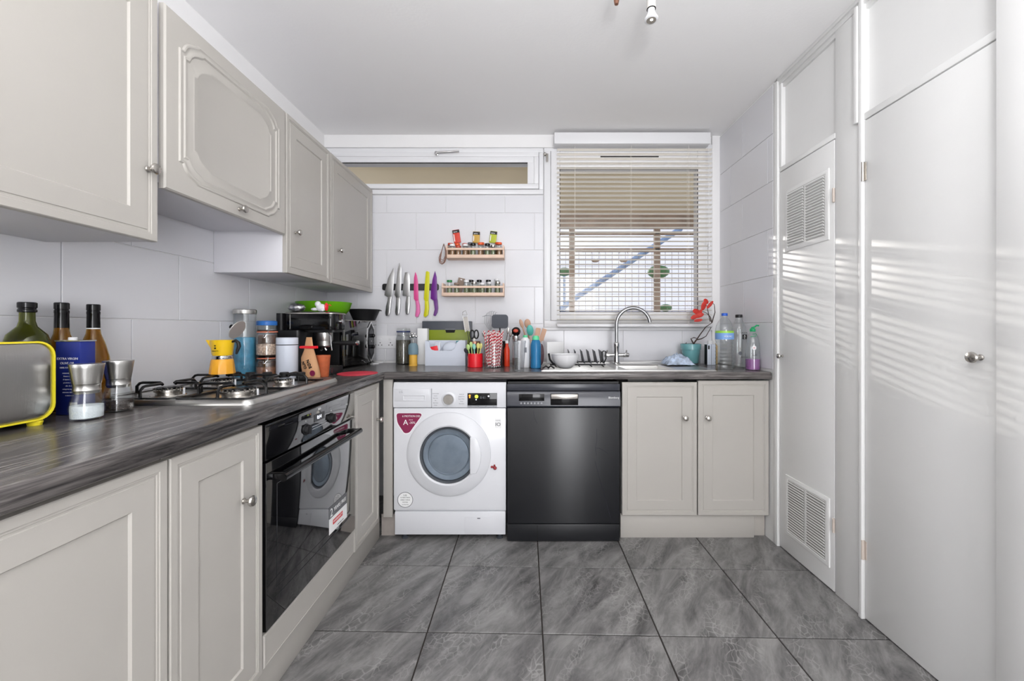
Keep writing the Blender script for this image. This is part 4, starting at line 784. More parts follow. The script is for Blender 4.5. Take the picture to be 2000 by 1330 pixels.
# socket with charger cable
t = thing('wall_socket', 'white double wall socket beside the microwave with a white cable', 'socket', (X(754, YB), YB - .0145, Z(668, YB)))
MB().box(-.073, .073, 0, .0095, -.043, .043).build('faceplate', M['white'], t, bevel=.003)
for s in (-1, 1):
    MB().box(s * .035 - .010, s * .035 + .010, -.003, .001, .012, .028).build('switch', M['white'], t, bevel=.001)
    for a, b in ((0, -.004), (-.011, -.02), (.011, -.02)): MB().box(s * .035 + a - .003, s * .035 + a + .003, -.0004, .001, b - .003, b + .003).build('pin_hole', M['gap'], t)
tag(MB().tube([(-.945, 2.742, .995), (-.944, 2.735, .96), (-.943, 2.73, .925), (-.95, 2.70, .904), (-.985, 2.66, .9035), (-1.0, 2.62, .9035), (-.975, 2.60, .9035), (-.95, 2.625, .9035)], .0028, 8).build('cable', M['white']), 'thin white cable hanging from the double socket onto the worktop', 'cable')

# ================================================================== BACK WALL: knives, racks
t = thing('knife_strip', 'black magnetic knife strip fixed on the tiled back wall', 'knife rack', (X(803, YB), YB - .019, Z(561, YB)))
MB().prism([(a - .19, b - .022) for a, b in rounded(.38, .044, .012)], (0, .0145, 0), (1, 0, 0), (0, 0, 1), .013).build('strip', M['blackm'], t, bevel=.001)
def K(pts): return [(X(730 + a * .1654, YB - .03), Z(420 + b * .1654, YB - .03)) for a, b in pts]
KN = [('steel chef knife, leftmost on the magnetic strip', 'knife', 'knife', [(228, 620), (238, 700), (225, 880), (212, 965), (155, 965), (120, 945), (130, 880), (165, 740)], [(165, 965), (212, 960), (200, 1050), (190, 1150), (175, 1190), (140, 1190), (133, 1160), (140, 1080), (160, 1010)]),
 ('long narrow steel carving knife, second from the left on the strip', 'knife', 'knife', [(300, 558), (322, 620), (320, 800), (310, 975), (262, 975), (238, 940), (262, 800), (280, 640)], [(262, 975), (312, 970), (310, 1060), (300, 1150), (288, 1185), (258, 1180), (250, 1140), (258, 1050)]),
 ('wide steel santoku knife with dimpled blade on the strip', 'knife', 'knife', [(365, 675), (390, 672), (415, 690), (422, 760), (420, 957), (385, 957), (335, 950), (340, 860), (352, 740)], [(385, 958), (425, 955), (424, 1060), (412, 1160), (400, 1178), (378, 1172), (370, 1130), (374, 1040)]),
 ('pink knife with pink handle on the strip', 'k_pink', 'k_pinkh', [(486, 668), (505, 710), (520, 800), (525, 1010), (490, 1015), (470, 990), (468, 860), (472, 740)], [(488, 1012), (525, 1008), (540, 1070), (543, 1150), (520, 1205), (500, 1205), (485, 1190), (500, 1100)]),
 ('yellow-green knife with square tip on the strip', 'k_yel', 'k_yel', [(612, 668), (625, 658), (655, 672), (655, 800), (645, 1012), (600, 1015), (588, 990), (600, 800)], [(600, 1014), (645, 1010), (650, 1100), (640, 1180), (605, 1207), (585, 1190), (600, 1100)]),
 ('purple chef knife, rightmost on the strip', 'k_pur', 'k_purh', [(720, 655), (740, 730), (745, 900), (748, 990), (705, 1010), (668, 985), (672, 880), (690, 760)], [(705, 1010), (748, 990), (757, 1100), (750, 1150), (725, 1195), (700, 1185), (718, 1110)])]
for lab, mb_, mh, bl_, ha in KN:
    b2, h2 = K(bl_), K(ha); cx_ = sum(p[0] for p in b2) / len(b2)
    t = thing('kitchen_knife', lab, 'knife', (cx_, YB - .02, min(p[1] for p in h2)), 0, 'knives on the magnetic strip')
    MB().prism(b2, (0, YB - .0195, 0), (1, 0, 0), (0, 0, 1), .0022).build('blade', M[mb_], t, world=True, bevel=.0006)
    h = MB().prism(h2, (0, YB - .0125, 0), (1, 0, 0), (0, 0, 1), .016).build('handle', M[mh], t, world=True, bevel=.004, seg=2)
# spice racks
def rack(label, p0, p1, pb, pt, d0=2.665):
    x0, x1, z0 = X(p0, 2.70), X(p1, 2.70), Z(pb, d0)
    t = thing('spice_rack', label, 'rack', ((x0 + x1) / 2, d0, z0)); z1 = Z(pt, d0)
    MB().box(x0, x1, d0, YB - .0045, z0, z0 + .012).build('base_board', M['pale_wood'], t, world=True, bevel=.001)
    MB().box(x0, x1, d0 - .008, d0, z0, z0 + .022).build('front_board', M['pale_wood'], t, world=True, bevel=.001)
    MB().box(x0, x1, d0 - .008, d0, z0 + .052, z0 + .066).build('front_rail', M['pale_wood'], t, world=True, bevel=.001)
    for xx in (x0, x1 - .009): MB().box(xx, xx + .009, d0, YB - .0045, z0 + .012, z0 + .085).build('end_panel', M['pale_wood'], t, world=True, bevel=.001)
    return x0, x1, z0 + .0122
def spice(label, px, d, z, r, h, lid, fill, grp, lh=.014, name='spice_jar'):
    t = thing(name, label, 'jar', (X(px, d), d, z), 0, grp)
    MB().cup([(r * .9, 0), (r, .003), (r, (h - lh) * .8), (r * .84, h - lh)], .0015, seg=16).build('glass_body', M['thin'], t)
    MB().lathe([(r * .86, .002), (r * .9, (h - lh) * .72), (.0002, (h - lh) * .73)], seg=14).build('contents', M[fill], t)
    MB().lathe([(r * .95, h - lh), (r * .97, h - lh + .001), (r * .97, h - .001), (r * .9, h)], seg=18).build('lid', M[lid], t)
x0, x1, zs = rack('upper pale wooden spice rack with three upright packets', 873, 985, 504, 480)
G1 = 'spice jars in the upper rack'
for px, lid, h, lab, fill in ((883.5, 'white', .083, 'spice jar with white lid at the left end of the upper rack front row', 'spc_fill'), (895, 'spice_r', .072, 'short red-lidded jar second in the upper rack front row', 'spc_fill'), (909, 'white', .083, 'white-lidded spice jar third in the upper rack front row', 'spc_fill'), (924, 'blackg', .088, 'black-lidded jar of green herb near the middle of the upper rack', 'spc_green'), (938.5, 'spice_o', .092, 'orange-lidded spice jar in the upper rack front row', 'spc_fill'), (952, 'blackg', .087, 'black-lidded jar right of the orange one in the upper rack', 'spc_green'), (963, 'satin', .078, 'small steel-lidded jar in the upper rack front row', 'spc_green'), (975, 'spice_o', .094, 'orange-lidded spice jar at the right end of the upper rack', 'spc_fill')):
    spice(lab, px, 2.689, zs, .0185 if lid != 'satin' else .0155, h, lid, fill, G1)
for px, lid, h, lab in ((879.5, 'spice_r', .098, 'brick-red lidded jar behind at the left of the upper rack'), (893.5, 'spice_o', .096, 'orange lid of the jar under the red packet'), (908, 'spice_r', .096, 'brick-red lidded jar behind, right of the red packet'), (918.5, 'lgrey', .102, 'grey-blue lidded jar behind the black-lidded one'), (941, 'spice_o', .102, 'orange lidded jar behind, right of the ochre packet'), (958, 'white', .088, 'white lidded jar at the back under the lime packet'), (972, 'spice_o', .103, 'orange lidded jar behind at the right of the upper rack')):
    spice(lab, px, 2.728, zs, .0175, h, lid, 'spc_fill', G1)
for px, py, mm, tilt, lab, top in ((892, 455, 'pk_red', 9, 'red spice packet with black header leaning on the upper rack', 442), (931, 461, 'pk_must', -2, 'ochre spice packet with black header in the middle of the upper rack', 447), (963, 461, 'pk_green', -7, 'lime green spice packet with black header at the right of the upper rack', 447)):
    d = 2.7365; hh = {'pk_red': .088, 'pk_must': .075, 'pk_green': .078}[mm]
    t = thing('spice_packet', lab, 'packet', (X(px + (2 if tilt > 0 else -1), d), d, zs + .1025), 0, 'spice packets on the upper rack'); t.rotation_euler = (0, radians(-tilt), 0)
    MB().box(-.0225, .0225, -.006, .006, 0, hh).build('card_box', M[mm], t, bevel=.0015)
    MB().box(-.0228, .0228, -.0063, .0063, hh - .022, hh - .002).build('black_header', M['lblack'], t)
    lettering('spice', .013, M['lwhite'], t, (-.004, -.0066, hh - .0135), world=False); MB().box(-.019, -.014, -.0066, -.006, .01, hh - .03).build('print_strip', M['lwhite'], t)
x0, x1, zs = rack('lower pale wooden spice rack with silver and green lidded jars', 865, 985, 578, 559)
G2 = 'spice jars in the lower rack'
for px, lid, h, lab in ((878, 'spice_g', .094, 'green-lidded tall jar at the left end of the lower rack'), (892, 'greybrown', .076, 'jar with brown lid second in the lower rack'), (911, 'white', .094, 'white-lidded jar third in the lower rack'), (926, 'satin', .082, 'steel-lidded jar in the middle of the lower rack'), (942, 'white', .076, 'low white-lidded jar right of the middle of the lower rack'), (956, 'white', .082, 'narrow white-lidded jar in the lower rack'), (972, 'satin', .084, 'steel-lidded jar at the right end of the lower rack')):
    spice(lab, px, 2.689, zs, .0185 if px != 956 else .015, h, lid, 'spc_green', G2)
for px, lid, h, lab in ((920, 'blackg', .1, 'black-lidded jar behind, middle of the lower rack'), (936, 'blackg', .1, 'black-lidded jar behind, right of the middle of the lower rack'), (954, 'blackg', .1, 'black-lidded jar behind towards the right of the lower rack'), (971, 'white', .108, 'tall white-topped jar behind at the right of the lower rack')):
    spice(lab, px, 2.728, zs, .0175, h, lid, 'spc_green', G2)
t = thing('spice_sachet', 'taupe card sachet leaning out of the lower rack', 'packet', (X(894, 2.73), 2.735, zs + .004)); t.rotation_euler = (0, radians(14), 0)
MB().box(-.022, .022, -.005, .005, 0, .112).build('card', M['greybrown'], t, bevel=.001); MB().box(-.006, .006, -.0054, .0054, .098, .104).build('hang_hole', M['white'], t)
mb = MB()
for k in range(5):
    w_ = .016 + .010 * R.random(); ph = R.random()
    mb.tube([(X(866, 2.66) + (w_ if i < 4 else -w_) * sin(pi * (i % 4 + .4) / 4) + .003 * R.uniform(-1, 1), 2.648 + .004 * R.uniform(-1, 1), Z(477, 2.66) - (.135 - .03 * ph) * sin(pi * i / 8)) for i in range(8)], .0022, 6, closed=True)
tag(mb.build('string_net', M['rope']), 'brown string net hanging on the left end of the upper spice rack', 'net')

# ================================================================== THINGS ON THE BACK WORKTOP
t = clipjar('large clip-top glass jar with navy seal, leftmost on the back worktop', X(788, 2.66), 2.66, ZT + .0002, .049, .232, M['grain'], .155, M['navyseal'])
t = on('baby_bottle_brush', 'mustard cup with grey-blue silicone cap and a small silver rattle on top', 'baby cup', X(807, 2.53), 2.53)
MB().lathe([(.0265, 0), (.0265, .004), (.0245, .006), (.0245, .076)], seg=24).build('mustard_base', M['mustard'], t); MB().lathe([(.0305, .07), (.0315, .074), (.0315, .105), (.028, .128), (.018, .14), (.0002, .142)], seg=24).build('silicone_cap', M['slateblue'], t)
MB().lathe([(.004, .14), (.004, .165)], seg=10).sphere((0, -.002, .185), .013, 14).sphere((-.018, 0, .180), .009, 12).sphere((.019, 0, .182), .009, 12).sphere((-.008, 0, .200), .008, 12).sphere((.010, 0, .200), .007, 12).build('rattle_top', M['chrome'], t)
t = on('white_carton', 'plain tall white carton between the glass jar and the lime box', 'box', X(824, 2.60), 2.635)
MB().box(-.031, .031, -.027, .027, 0, .232).build('carton', M['paper'], t, bevel=.0015)
t = on('bread_box', 'slate-grey box with a lime green front panel behind the white organiser', 'bread bin', X(870, 2.66), 2.70)
MB().box(-.157, .165, -.024, .052, 0, .28).build('body', M['bgrey'], t, bevel=.004); MB().box(-.125, .160, -.0285, -.024, .08, .222).build('lime_front', M['olive'], t, bevel=.001)
MB().prism([(-.033, 0), (.033, 0), (.027, -.018), (-.027, -.018)], (.03, -.0285, .222), (1, 0, 0), (0, 0, 1), .003).build('handle_notch', M['gap'], t); MB().box(-.003, .065, -.034, -.024, .222, .229).build('handle_lip', M['lgrey'], t, bevel=.001)
t = on('desk_organiser', 'bluish white plastic organiser box with a scooped front', 'box', X(872, 2.57), 2.575)
prof = [(-.125, 0), (.125, 0), (.125, .156)] + [(.118 - .022 + .022 * cos(radians(a)) * 1, .150 + .010 * sin(radians(a))) for a in (30, 60, 90)] + [(.072, .145), (.064, .12), (.055, .102), (.04, .094), (-.065, .094), (-.085, .1), (-.095, .115), (-.1, .145), (-.106, .152), (-.125, .156)]
MB().prism(prof, (0, -.045, 0), (1, 0, 0), (0, 0, 1), -.003).build('front', M['wbox'], t); MB().box(-.125, .125, .042, .045, 0, .156).box(-.125, -.122, -.042, .042, 0, .156).box(.122, .125, -.042, .042, 0, .156).box(-.122, .122, -.042, .042, 0, .003).build('body', M['wbox'], t)
for nm, lab, xx, w_, z_, mm, tl, dz in (('paper_packet', 'pale lilac packet at the left inside the white organiser', -.062, .035, .142, 'wbox', 4, 0), ('paper_packet', 'teal-edged packet at the right inside the white organiser', .082, .018, .148, 'tealp', -5, 0), ('plastic_packet', 'red and white packet low inside the white organiser', -.06, .05, .115, 'red', -12, -.01)):
    q = thing(nm, lab, 'packet', (X(872, 2.57) + xx, 2.565 + dz + (.012 if mm == 'tealp' else 0), ZT + .006)); q.rotation_euler = (0, radians(tl), 0)
    MB().box(-w_ / 2 if mm != 'red' else -.022, w_ / 2 if mm != 'red' else .03, -.006, .003, 0, z_).build('wrapper', M[mm], q, bevel=.002)
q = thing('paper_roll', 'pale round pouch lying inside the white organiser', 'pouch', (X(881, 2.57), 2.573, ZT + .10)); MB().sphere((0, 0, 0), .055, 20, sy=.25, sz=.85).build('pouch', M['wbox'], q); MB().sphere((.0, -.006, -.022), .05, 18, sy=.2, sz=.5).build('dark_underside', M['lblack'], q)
# red cup of baby spoons
cxr, cyr = X(928, 2.44), 2.44
t = on('red_cup', 'bright red round cup holding pastel baby spoons', 'cup', cxr, cyr)
MB().cup([(.043, 0), (.0455, .003), (.0455, .081)], .003, seg=32).build('vessel', M['red'], t)
def spoon(name, label, cat, p0, p1, r, m, bowl=.014, bl=.024, grp=None, flat=.3, head='spoon', face=(0, -1, 0)):
    """handle from p0 to p1, bowl beyond p1"""
    a, b = Vector(p0), Vector(p1); u = (b - a).normalized(); f = Vector(face); f = (f - u * f.dot(u)).normalized(); s = u.cross(f)
    t = thing(name, label, cat, p0, 0, grp)
    MB().tube([a, a.lerp(b, .5), b], r, 8, rs=[r, r, r * .9]).build('handle', m[0], t, world=True)
    mt = Matrix(((s.x, f.x, u.x, 0), (s.y, f.y, u.y, 0), (s.z, f.z, u.z, 0), (0, 0, 0, 1)))
    mb = MB(); c = b + u * bl * .9; mb.T = Matrix.Translation(c) @ mt
    if head == 'spoon': mb.lathe([(bl * sin(pi * i / 8) * bowl / bl, -bl * cos(pi * i / 8)) for i in range(9)], seg=14, sy=flat)
    elif head == 'slab': mb.loops([[(x, y, z) for x, z in [(p[0] - bowl, p[1] - bl) for p in rounded(2 * bowl, 2 * bl, min(bowl, bl) * .45)]] for y in (-.0018, .0018)])
    mb.build('head', m[1], t, world=True); return t
SP = [((-.020, -.01), (-.045, -.03, .105), 'spoon_g', 'pale green baby spoon leaning left in the red cup'), ((-.01, .0), (-.028, .0, .118), 'spoon_g', 'second pale green baby spoon, further back in the red cup'), ((.0, -.01), (-.004, -.025, .108), 'spoon_t', 'mint green baby spoon standing upright in the red cup'), ((.012, .0), (.022, -.005, .112), 'spoon_y', 'lemon baby spoon leaning right in the red cup'), ((.015, .01), (.038, .01, .110), 'spoon_y', 'lemon baby spoon furthest right in the red cup'), ((-.02, .012), (-.058, -.028, .085), 'spoon_d', 'charcoal-edged white spoon leaning far left out of the red cup')]
for (ax, ay), (bx_, by_, bz_), mm, lab in SP: spoon('baby_spoon', lab, 'spoon', (cxr + ax, cyr + ay, ZT + .006), (cxr + bx_ * .8, cyr + by_ * .8, ZT + bz_), .0035, (M[mm], M[mm]), .0105, .018, 'pastel baby spoons')
# utensil pot with scissors, grater
ux, uy = X(927, 2.56), 2.56
t = on('utensil_pot', 'dark pot with a copper band behind the red cup', 'pot', ux, uy)
MB().cup([(.034, 0), (.036, .003), (.036, .14)], .003, seg=28).build('vessel', M['blackm'], t); MB().lathe([(.0365, .115), (.0368, .116), (.0368, .150), (.0365, .151), (.034, .151), (.034, .115)], seg=28, closed=True).build('copper_band', M['copper'], t)
t = thing('scissors', 'kitchen scissors with black ring handles upright in the copper-banded pot', 'scissors', (ux, uy - .02, ZT + .01))
for s in (-1, 1): MB().tube([(s * .013 + .013 * cos(a), 0, .185 + .026 * sin(a)) for a in [2 * pi * k / 16 for k in range(16)]], .0045, 8, closed=True).build('ring_handle', M['blackm'], t)
MB().box(-.006, .006, -.002, .002, 0, .16).build('blades', M['satin'], t)
a, b = Vector((ux - .012, uy - .004, ZT + .01)), Vector((X(909, 2.5), 2.53, Z(630, 2.53)))
t = thing('hand_grater', 'steel hand grater leaning left out of the utensil pot', 'grater', a)
u = (b - a).normalized(); f = Vector((0, -1, 0)); f = (f - u * f.dot(u)).normalized(); s = u.cross(f)
mt = Matrix(((s.x, f.x, u.x, b.x), (s.y, f.y, u.y, b.y), (s.z, f.z, u.z, b.z), (0, 0, 0, 1)))
mb = MB(); mb.T = mt; mb.box(-.002, .002, -.002, .002, -.22, -.05); mb.build('handle', M['blackm'], t, world=True)
mb = MB(); mb.T = mt; mb.box(-.016, -.013, -.003, .003, -.06, .05).box(.013, .016, -.003, .003, -.06, .05).box(-.016, .016, -.003, .003, .047, .05).tube([(-.014, 0, .05), (-.012, 0, .066), (.008, 0, .075), (.014, 0, .05)], .0018); mb.build('frame', M['chrome'], t, world=True)
mb = MB(); mb.T = mt; mb.box(-.013, .013, -.001, .001, -.055, .035)
for i in range(7):
    for j in range(4): mb.box(-.010 + .006 * j, -.0075 + .006 * j, .001, .0025, -.048 + .011 * i, -.044 + .011 * i)
mb.build('grating_plate', M['satin'], t, world=True)
# straws in a glass
sx_, sy_ = X(964, 2.42), 2.42
t = on('straw_jar', 'wide clear glass jar packed with red and white striped paper straws', 'jar', sx_, sy_)
MB().cup([(.052, 0), (.056, .004), (.0565, .135), (.053, .15)], .002, seg=36).build('glass_body', M['thin'], t)
st = None
slots = [(0, 0)] + [(.0155 * cos(2 * pi * k / 6), .0155 * sin(2 * pi * k / 6)) for k in range(6)] + [(.029 * cos(2 * pi * k / 12 + .2), .029 * sin(2 * pi * k / 12 + .2)) for k in range(12)] + [(.0425 * cos(2 * pi * k / 18), .0425 * sin(2 * pi * k / 18)) for k in range(18)]
for i, (a_, b_) in enumerate(slots):
    if st is None:
        st = MB().cup([(.0038, 0), (.0038, .197)], .0006, seg=10, floor=0).build('paper_straw', M['stripe']); o = st
        tag(o, 'red and white striped paper straw in the wide glass jar', 'straw', 'striped paper straws in the glass jar')
    else: o = st.copy(); COL.objects.link(o)
    o.location = (sx_ + a_ * .88, sy_ + b_ * .88, ZT + .004 + .022 * R.random() ** 2); tw = .10 + .05 * R.random()
    o.rotation_euler = (-b_ * 3.2 + R.uniform(-.015, .015), a_ * 3.4 + R.uniform(-.015, .015), R.random() * 6)
# second utensil pot
ux, uy = X(975, 2.60), 2.62
t = on('utensil_pot', 'black utensil pot behind the striped straws', 'pot', ux, uy)
MB().cup([(.046, 0), (.048, .003), (.05, .15)], .003, seg=28).build('vessel', M['blackm'], t)
# balloon whisk like masher
hb = Vector((X(952, 2.6), 2.60, Z(622, 2.6))); ha = Vector((ux - .01, uy - .01, ZT + .01))
t = thing('wire_slotted_turner', 'steel wire fish slice with curved prongs leaning out behind the straws', 'utensil', ha)
MB().tube([ha, ha.lerp(hb, .7)], .004).build('handle', M['satin'], t, world=True)
mb = MB(); nk = ha.lerp(hb, .7)
for k in range(6):
    f = (k - 2.5) / 2.5; tip = hb + Vector((.034 * f + .018, -.002, .044 - .016 * f * f + .008 * f)); mb.tube([nk, nk.lerp(tip, .5) + Vector((.012 * f - .006, 0, 0)), tip, tip + Vector((.010, -.006, .002))], .0016, 6)
mb.tube([hb + Vector((-.032, 0, .012)), hb + Vector((0, 0, .02)), hb + Vector((.036, 0, .014))], .0018).build('prongs', M['wmgrey'], t, world=True)
spoon('spatula', 'wide dark grey flat spatula standing behind the straws', 'spatula', (ux + .005, uy - .015, ZT + .01), (X(976, 2.55), 2.57, Z(640, 2.57)), .005, (M['blackm'], M['bgrey']), .052, .044, head='slab')
for px, lab, zt in ((947, 'silver knife handle rising left of the straws', 648), (991, 'silver fork handle right of the straws', 640), (996, 'second silver handle right of the straws', 646)):
    spoon('table_knife' if px < 950 else 'table_fork', lab, 'cutlery', (ux + (px - 975) * .0012, uy - .02 + (.012 if px == 996 else 0), ZT + .01), (X(px, 2.58), 2.585 + (.02 if px == 996 else 0), Z(zt + 12, 2.58)), .003, (M['satin'], M['satin']), .008, .022, head='spoon')
# sauce bottle, mill, shaker
t = on('sauce_bottle', 'slim orange-red bottle between the straws and the clear beaker', 'bottle', X(990, 2.50), 2.50); MB().lathe([(.017, 0), (.018, .003), (.018, .10), (.010, .125), (.009, .14)], seg=20).build('body', M['orange_red'], t); MB().lathe([(.011, .14), (.011, .155), (.008, .158)], seg=16).build('cap', M['white'], t)
t = on('spice_mill', 'clear spice mill with steel collar and black domed top showing red spice', 'mill', X(1008, 2.50), 2.50)
MB().cup([(.024, 0), (.025, .004), (.024, .12), (.022, .15)], .002, seg=24).build('glass_body', M['thin'], t); MB().lathe([(.021, .004), (.021, .05), (.0002, .051)], seg=20).build('contents', M['grain'], t)
MB().lathe([(.0235, .15), (.0245, .152), (.0245, .186), (.022, .188)], seg=24).build('steel_collar', M['chrome'], t); MB().sphere((0, 0, .213), .028, 20).build('domed_top', M['blackg'], t); MB().sphere((-.001, -.013, .216), .0185, 14, sx=1, sz=.8).build('red_window', M['spice_r'], t)
t = on('clear_beaker', 'tall tapered clear plastic beaker, nearest thing on the back worktop', 'cup', X(1014, 2.235), 2.235)
MB().cup([(.026, 0), (.027, .003), (.0355, .150), (.0375, .152), (.0375, .165)], .0018, seg=32).build('beaker', M['cloudy'], t)
t = on('plastic_bottle', 'white plastic bottle with mint shoulder between the beaker and the blue bottle', 'bottle', X(1026, 2.42), 2.42)
MB().lathe([(.027, 0), (.030, .005), (.031, .09), (.031, .14), (.026, .165), (.014, .178)], seg=26).build('body', M['white'], t); MB().lathe([(.0142, .176), (.0142, .190), (.01, .192)], seg=18).build('cap', M['mint'], t)
MB().box(-.006, .008, -.0322, -.0305, .09, .12).build('print_label', M['lgrey'], t)
t = on('water_bottle', 'blue sports bottle with mint green cap and ribbed side', 'bottle', X(1046.5, 2.37), 2.37)
MB().lathe([(.027, 0), (.0305, .004), (.0305, .05), (.029, .06), (.0305, .07), (.0305, .135), (.025, .158), (.019, .165)], seg=30).build('body', M['bbottle'], t); MB().lathe([(.0205, .165), (.0205, .177), (.016, .188), (.0002, .191)], seg=24).build('cap', M['mint'], t)
mb = MB()
for k in range(11): mb.tube([(.0306 * cos(radians(a)), .0306 * sin(radians(a)), .03 + .0105 * k) for a in (-60, -45, -30, -15)], .0009, 5)
mb.build('grip_ribs', M['glass'], t)
# third pot: wooden spoons
ux, uy = X(1037, 2.62), 2.63
t = on('utensil_pot', 'red utensil pot with wooden spoons behind the blue bottle', 'pot', ux, uy)
MB().cup([(.04, 0), (.042, .003), (.045, .155)], .003, seg=28).build('vessel', M['spice_r'], t)
def to(px, py, d=2.6): return (X(px, d), d, Z(py, d))
spoon('wooden_spoon', 'wooden spoon with large round bowl at the back of the red pot', 'spoon', (ux, uy + .01, ZT + .01), to(1031, 640, 2.63), .005, (M['beech'], M['beech']), .021, .030)
spoon('wooden_spoon', 'narrow wooden spoon leaning left in the red pot', 'spoon', (ux + .02, uy - .01, ZT + .01), to(1021, 640, 2.58), .005, (M['beech'], M['beech']), .012, .030)
spoon('silicone_spoon', 'teal silicone spoon in the red pot', 'spoon', (ux + .01, uy - .02, ZT + .01), to(1036, 655, 2.57), .005, (M['pale_wood'], M['teal']), .022, .036)
spoon('wooden_spatula', 'wooden spatula leaning right, left of the pair', 'spatula', (ux + .01, uy, ZT + .01), to(1048, 662, 2.61), .005, (M['beech'], M['beech']), .016, .038, head='slab')
spoon('wooden_spatula', 'wooden spatula leaning furthest right towards the window frame', 'spatula', (ux + .02, uy + .01, ZT + .01), to(1057, 664, 2.63), .005, (M['beech'], M['beech']), .015, .040, head='slab')

# dish rack, plates, bowl
t = on('dish_rack', 'black folding dish rack with upright dividers on the drainer', 'dish rack', X(1120, 2.5), 2.5, ZT + .0062)
rx0, rx1 = X(1072, 2.5) - X(1120, 2.5), X(1176, 2.5) - X(1120, 2.5)
for yy in (-.10, .10): MB().tube([(rx0, yy, .012), (rx1, yy, .012)], .004).build('base_rail', M['blackm'], t)
for k in range(6):
    xx = X(1111 + 12.4 * k, 2.5) - X(1120, 2.5)
    MB().loops([[(xx + e + .012, -.055, .014), (xx + e + .012, .075, .014), (xx + e, .085, .094), (xx + e - .006, -.05, .088), (xx + e - .006, -.06, .08)] for e in (0, .003)]).build('divider', M['bgrey'], t)
for k in range(5):
    xx = X(1080 + 22 * k, 2.5) - X(1120, 2.5); MB().tube([(xx, -.10, .012), (xx + .01, -.13, .0035)], .003).build('foot', M['blackm'], t)
xx = rx1 - .012
MB().tube([(xx - .012, -.06, .018), (xx + .004, -.06, .035), (xx + .002, -.06, .085), (xx + .008, -.06, .09), (xx + .022, -.06, .088), (xx + .024, -.06, .045), (xx + .01, -.06, .016)], .004, 8).build('end_loop', M['blackm'], t)
MB().tube([(rx0 - .004, -.06, .075), (rx0 + .002, -.07, .04), (rx0 + .018, -.08, .02), (rx0 + .03, -.10, .012)], .006, 8).build('end_loop', M['blackm'], t)
t = on('chopping_board', 'white plastic chopping board standing in the left of the dish rack', 'chopping board', X(1084, 2.53), 2.53, ZT + .019); t.rotation_euler = (0, radians(1), radians(-52))
MB().box(0, .006, -.07, .07, 0, .13).build('board', M['paper'], t, bevel=.002)
t = on('plate', 'plum coloured plate standing on edge left of the white chopping board', 'plate', X(1057, 2.48), 2.48, ZT + .0064)
mb = MB(); mb.T = Matrix.Rotation(radians(72), 4, 'Z') @ Matrix.Translation((0, 0, .066)); mb.lathe([(.066, 0), (.064, .006), (.04, .012), (.0002, .013)], seg=32, axis='Y'); mb.build('plate_body', M['plum'], t)
t = on('bowl', 'plain white bowl on the front of the drainer', 'bowl', X(1104, 2.325), 2.325, ZT + .006)
MB().cup([(.030, 0), (.034, .002), (.058, .022), (.074, .052), (.080, .078), (.083, .080)], .0025, seg=40).build('shell', M['white'], t)
for k, (px, an, lab) in enumerate(((1066, 30, 'black rack clip lying at the left edge of the drainer'), (1076, -35, 'black hooked clip lying next to the left drainer clip'))):
    tag(MB().tube([(X(px, 2.27) - .02 * cos(radians(an)), 2.27 - .02 * sin(radians(an)), ZT + .0105), (X(px, 2.27), 2.27, ZT + .022), (X(px, 2.27) + .022 * cos(radians(an)), 2.27 + .022 * sin(radians(an)), ZT + .0105)], .0042, 8).build('rack_clip', M['blackm']), lab, 'clip')
# cloth
import mathutils.noise as mn
mb = MB(); N = 26; vs = []; fs = []
for i in range(N + 1):
    for j in range(N + 1):
        u_, v_ = i / N - .5, j / N - .5; e = max(0, 1 - (abs(u_) * 2) ** 3) * max(0, 1 - (abs(v_) * 2) ** 3)
        h = .062 * e * (.85 + .45 * mn.noise(Vector((u_ * 4 + 3, v_ * 4, 1)))) + .003 + .016 * abs(mn.noise(Vector((u_ * 9, v_ * 9, 4)))) * (.4 + e)
        vs.append((u_ * .17 + .012 * mn.noise(Vector((u_ * 7, v_ * 7, 9))), v_ * .14 + .012 * mn.noise(Vector((v_ * 7, u_ * 7, 2))), max(.0005, h)))
fs = [(i * (N + 1) + j, (i + 1) * (N + 1) + j, (i + 1) * (N + 1) + j + 1, i * (N + 1) + j + 1) for i in range(N) for j in range(N)]
o = mb.add(vs, fs).build('dishcloth', M['cloth'], ang=180); o.location = (X(1321, 2.54), 2.53, ZT + .007)
md = o.modifiers.new('thick', 'SOLIDIFY'); md.thickness = .002
tag(o, 'crumpled blue and white dishcloth behind the sink', 'cloth')
# plant pot
px_, py_ = X(1349, 2.66), 2.66
t = on('plant_pot', 'teal glazed plant pot with bare twigs at the sink corner', 'plant pot', px_, py_, ZT + .0062)
MB().cup([(.044, 0), (.047, .004), (.057, .088), (.062, .089), (.0645, .122), (.063, .125)], .004, seg=32, floor=.006).build('vessel', M['pot'], t); MB().lathe([(.055, .098), (.0575, .105), (.0002, .107)], seg=24).build('soil', M['soil'], t)
def twig(pts, r): return MB().tube(pts, r, 7, rs=[r * (1 - .6 * i / (len(pts) - 1)) for i in range(len(pts))])
tw = [[(.0, 0, .10), (.03, .0, .14), (.06, -.01, .19), (.09, -.02, .235), (.125, -.03, .262)], [(-.01, 0, .10), (-.035, 0, .115), (-.028, 0, .135)], [(.0, 0, .10), (.04, .01, .15), (.075, .01, .158), (.10, 0, .175), (.13, -.01, .235)], [(.02, .01, .13), (.01, .02, .158), (.03, .02, .166), (.05, .01, .158)]]
for p in tw: twig(p, .0048).build('stem', M['twig'], t)
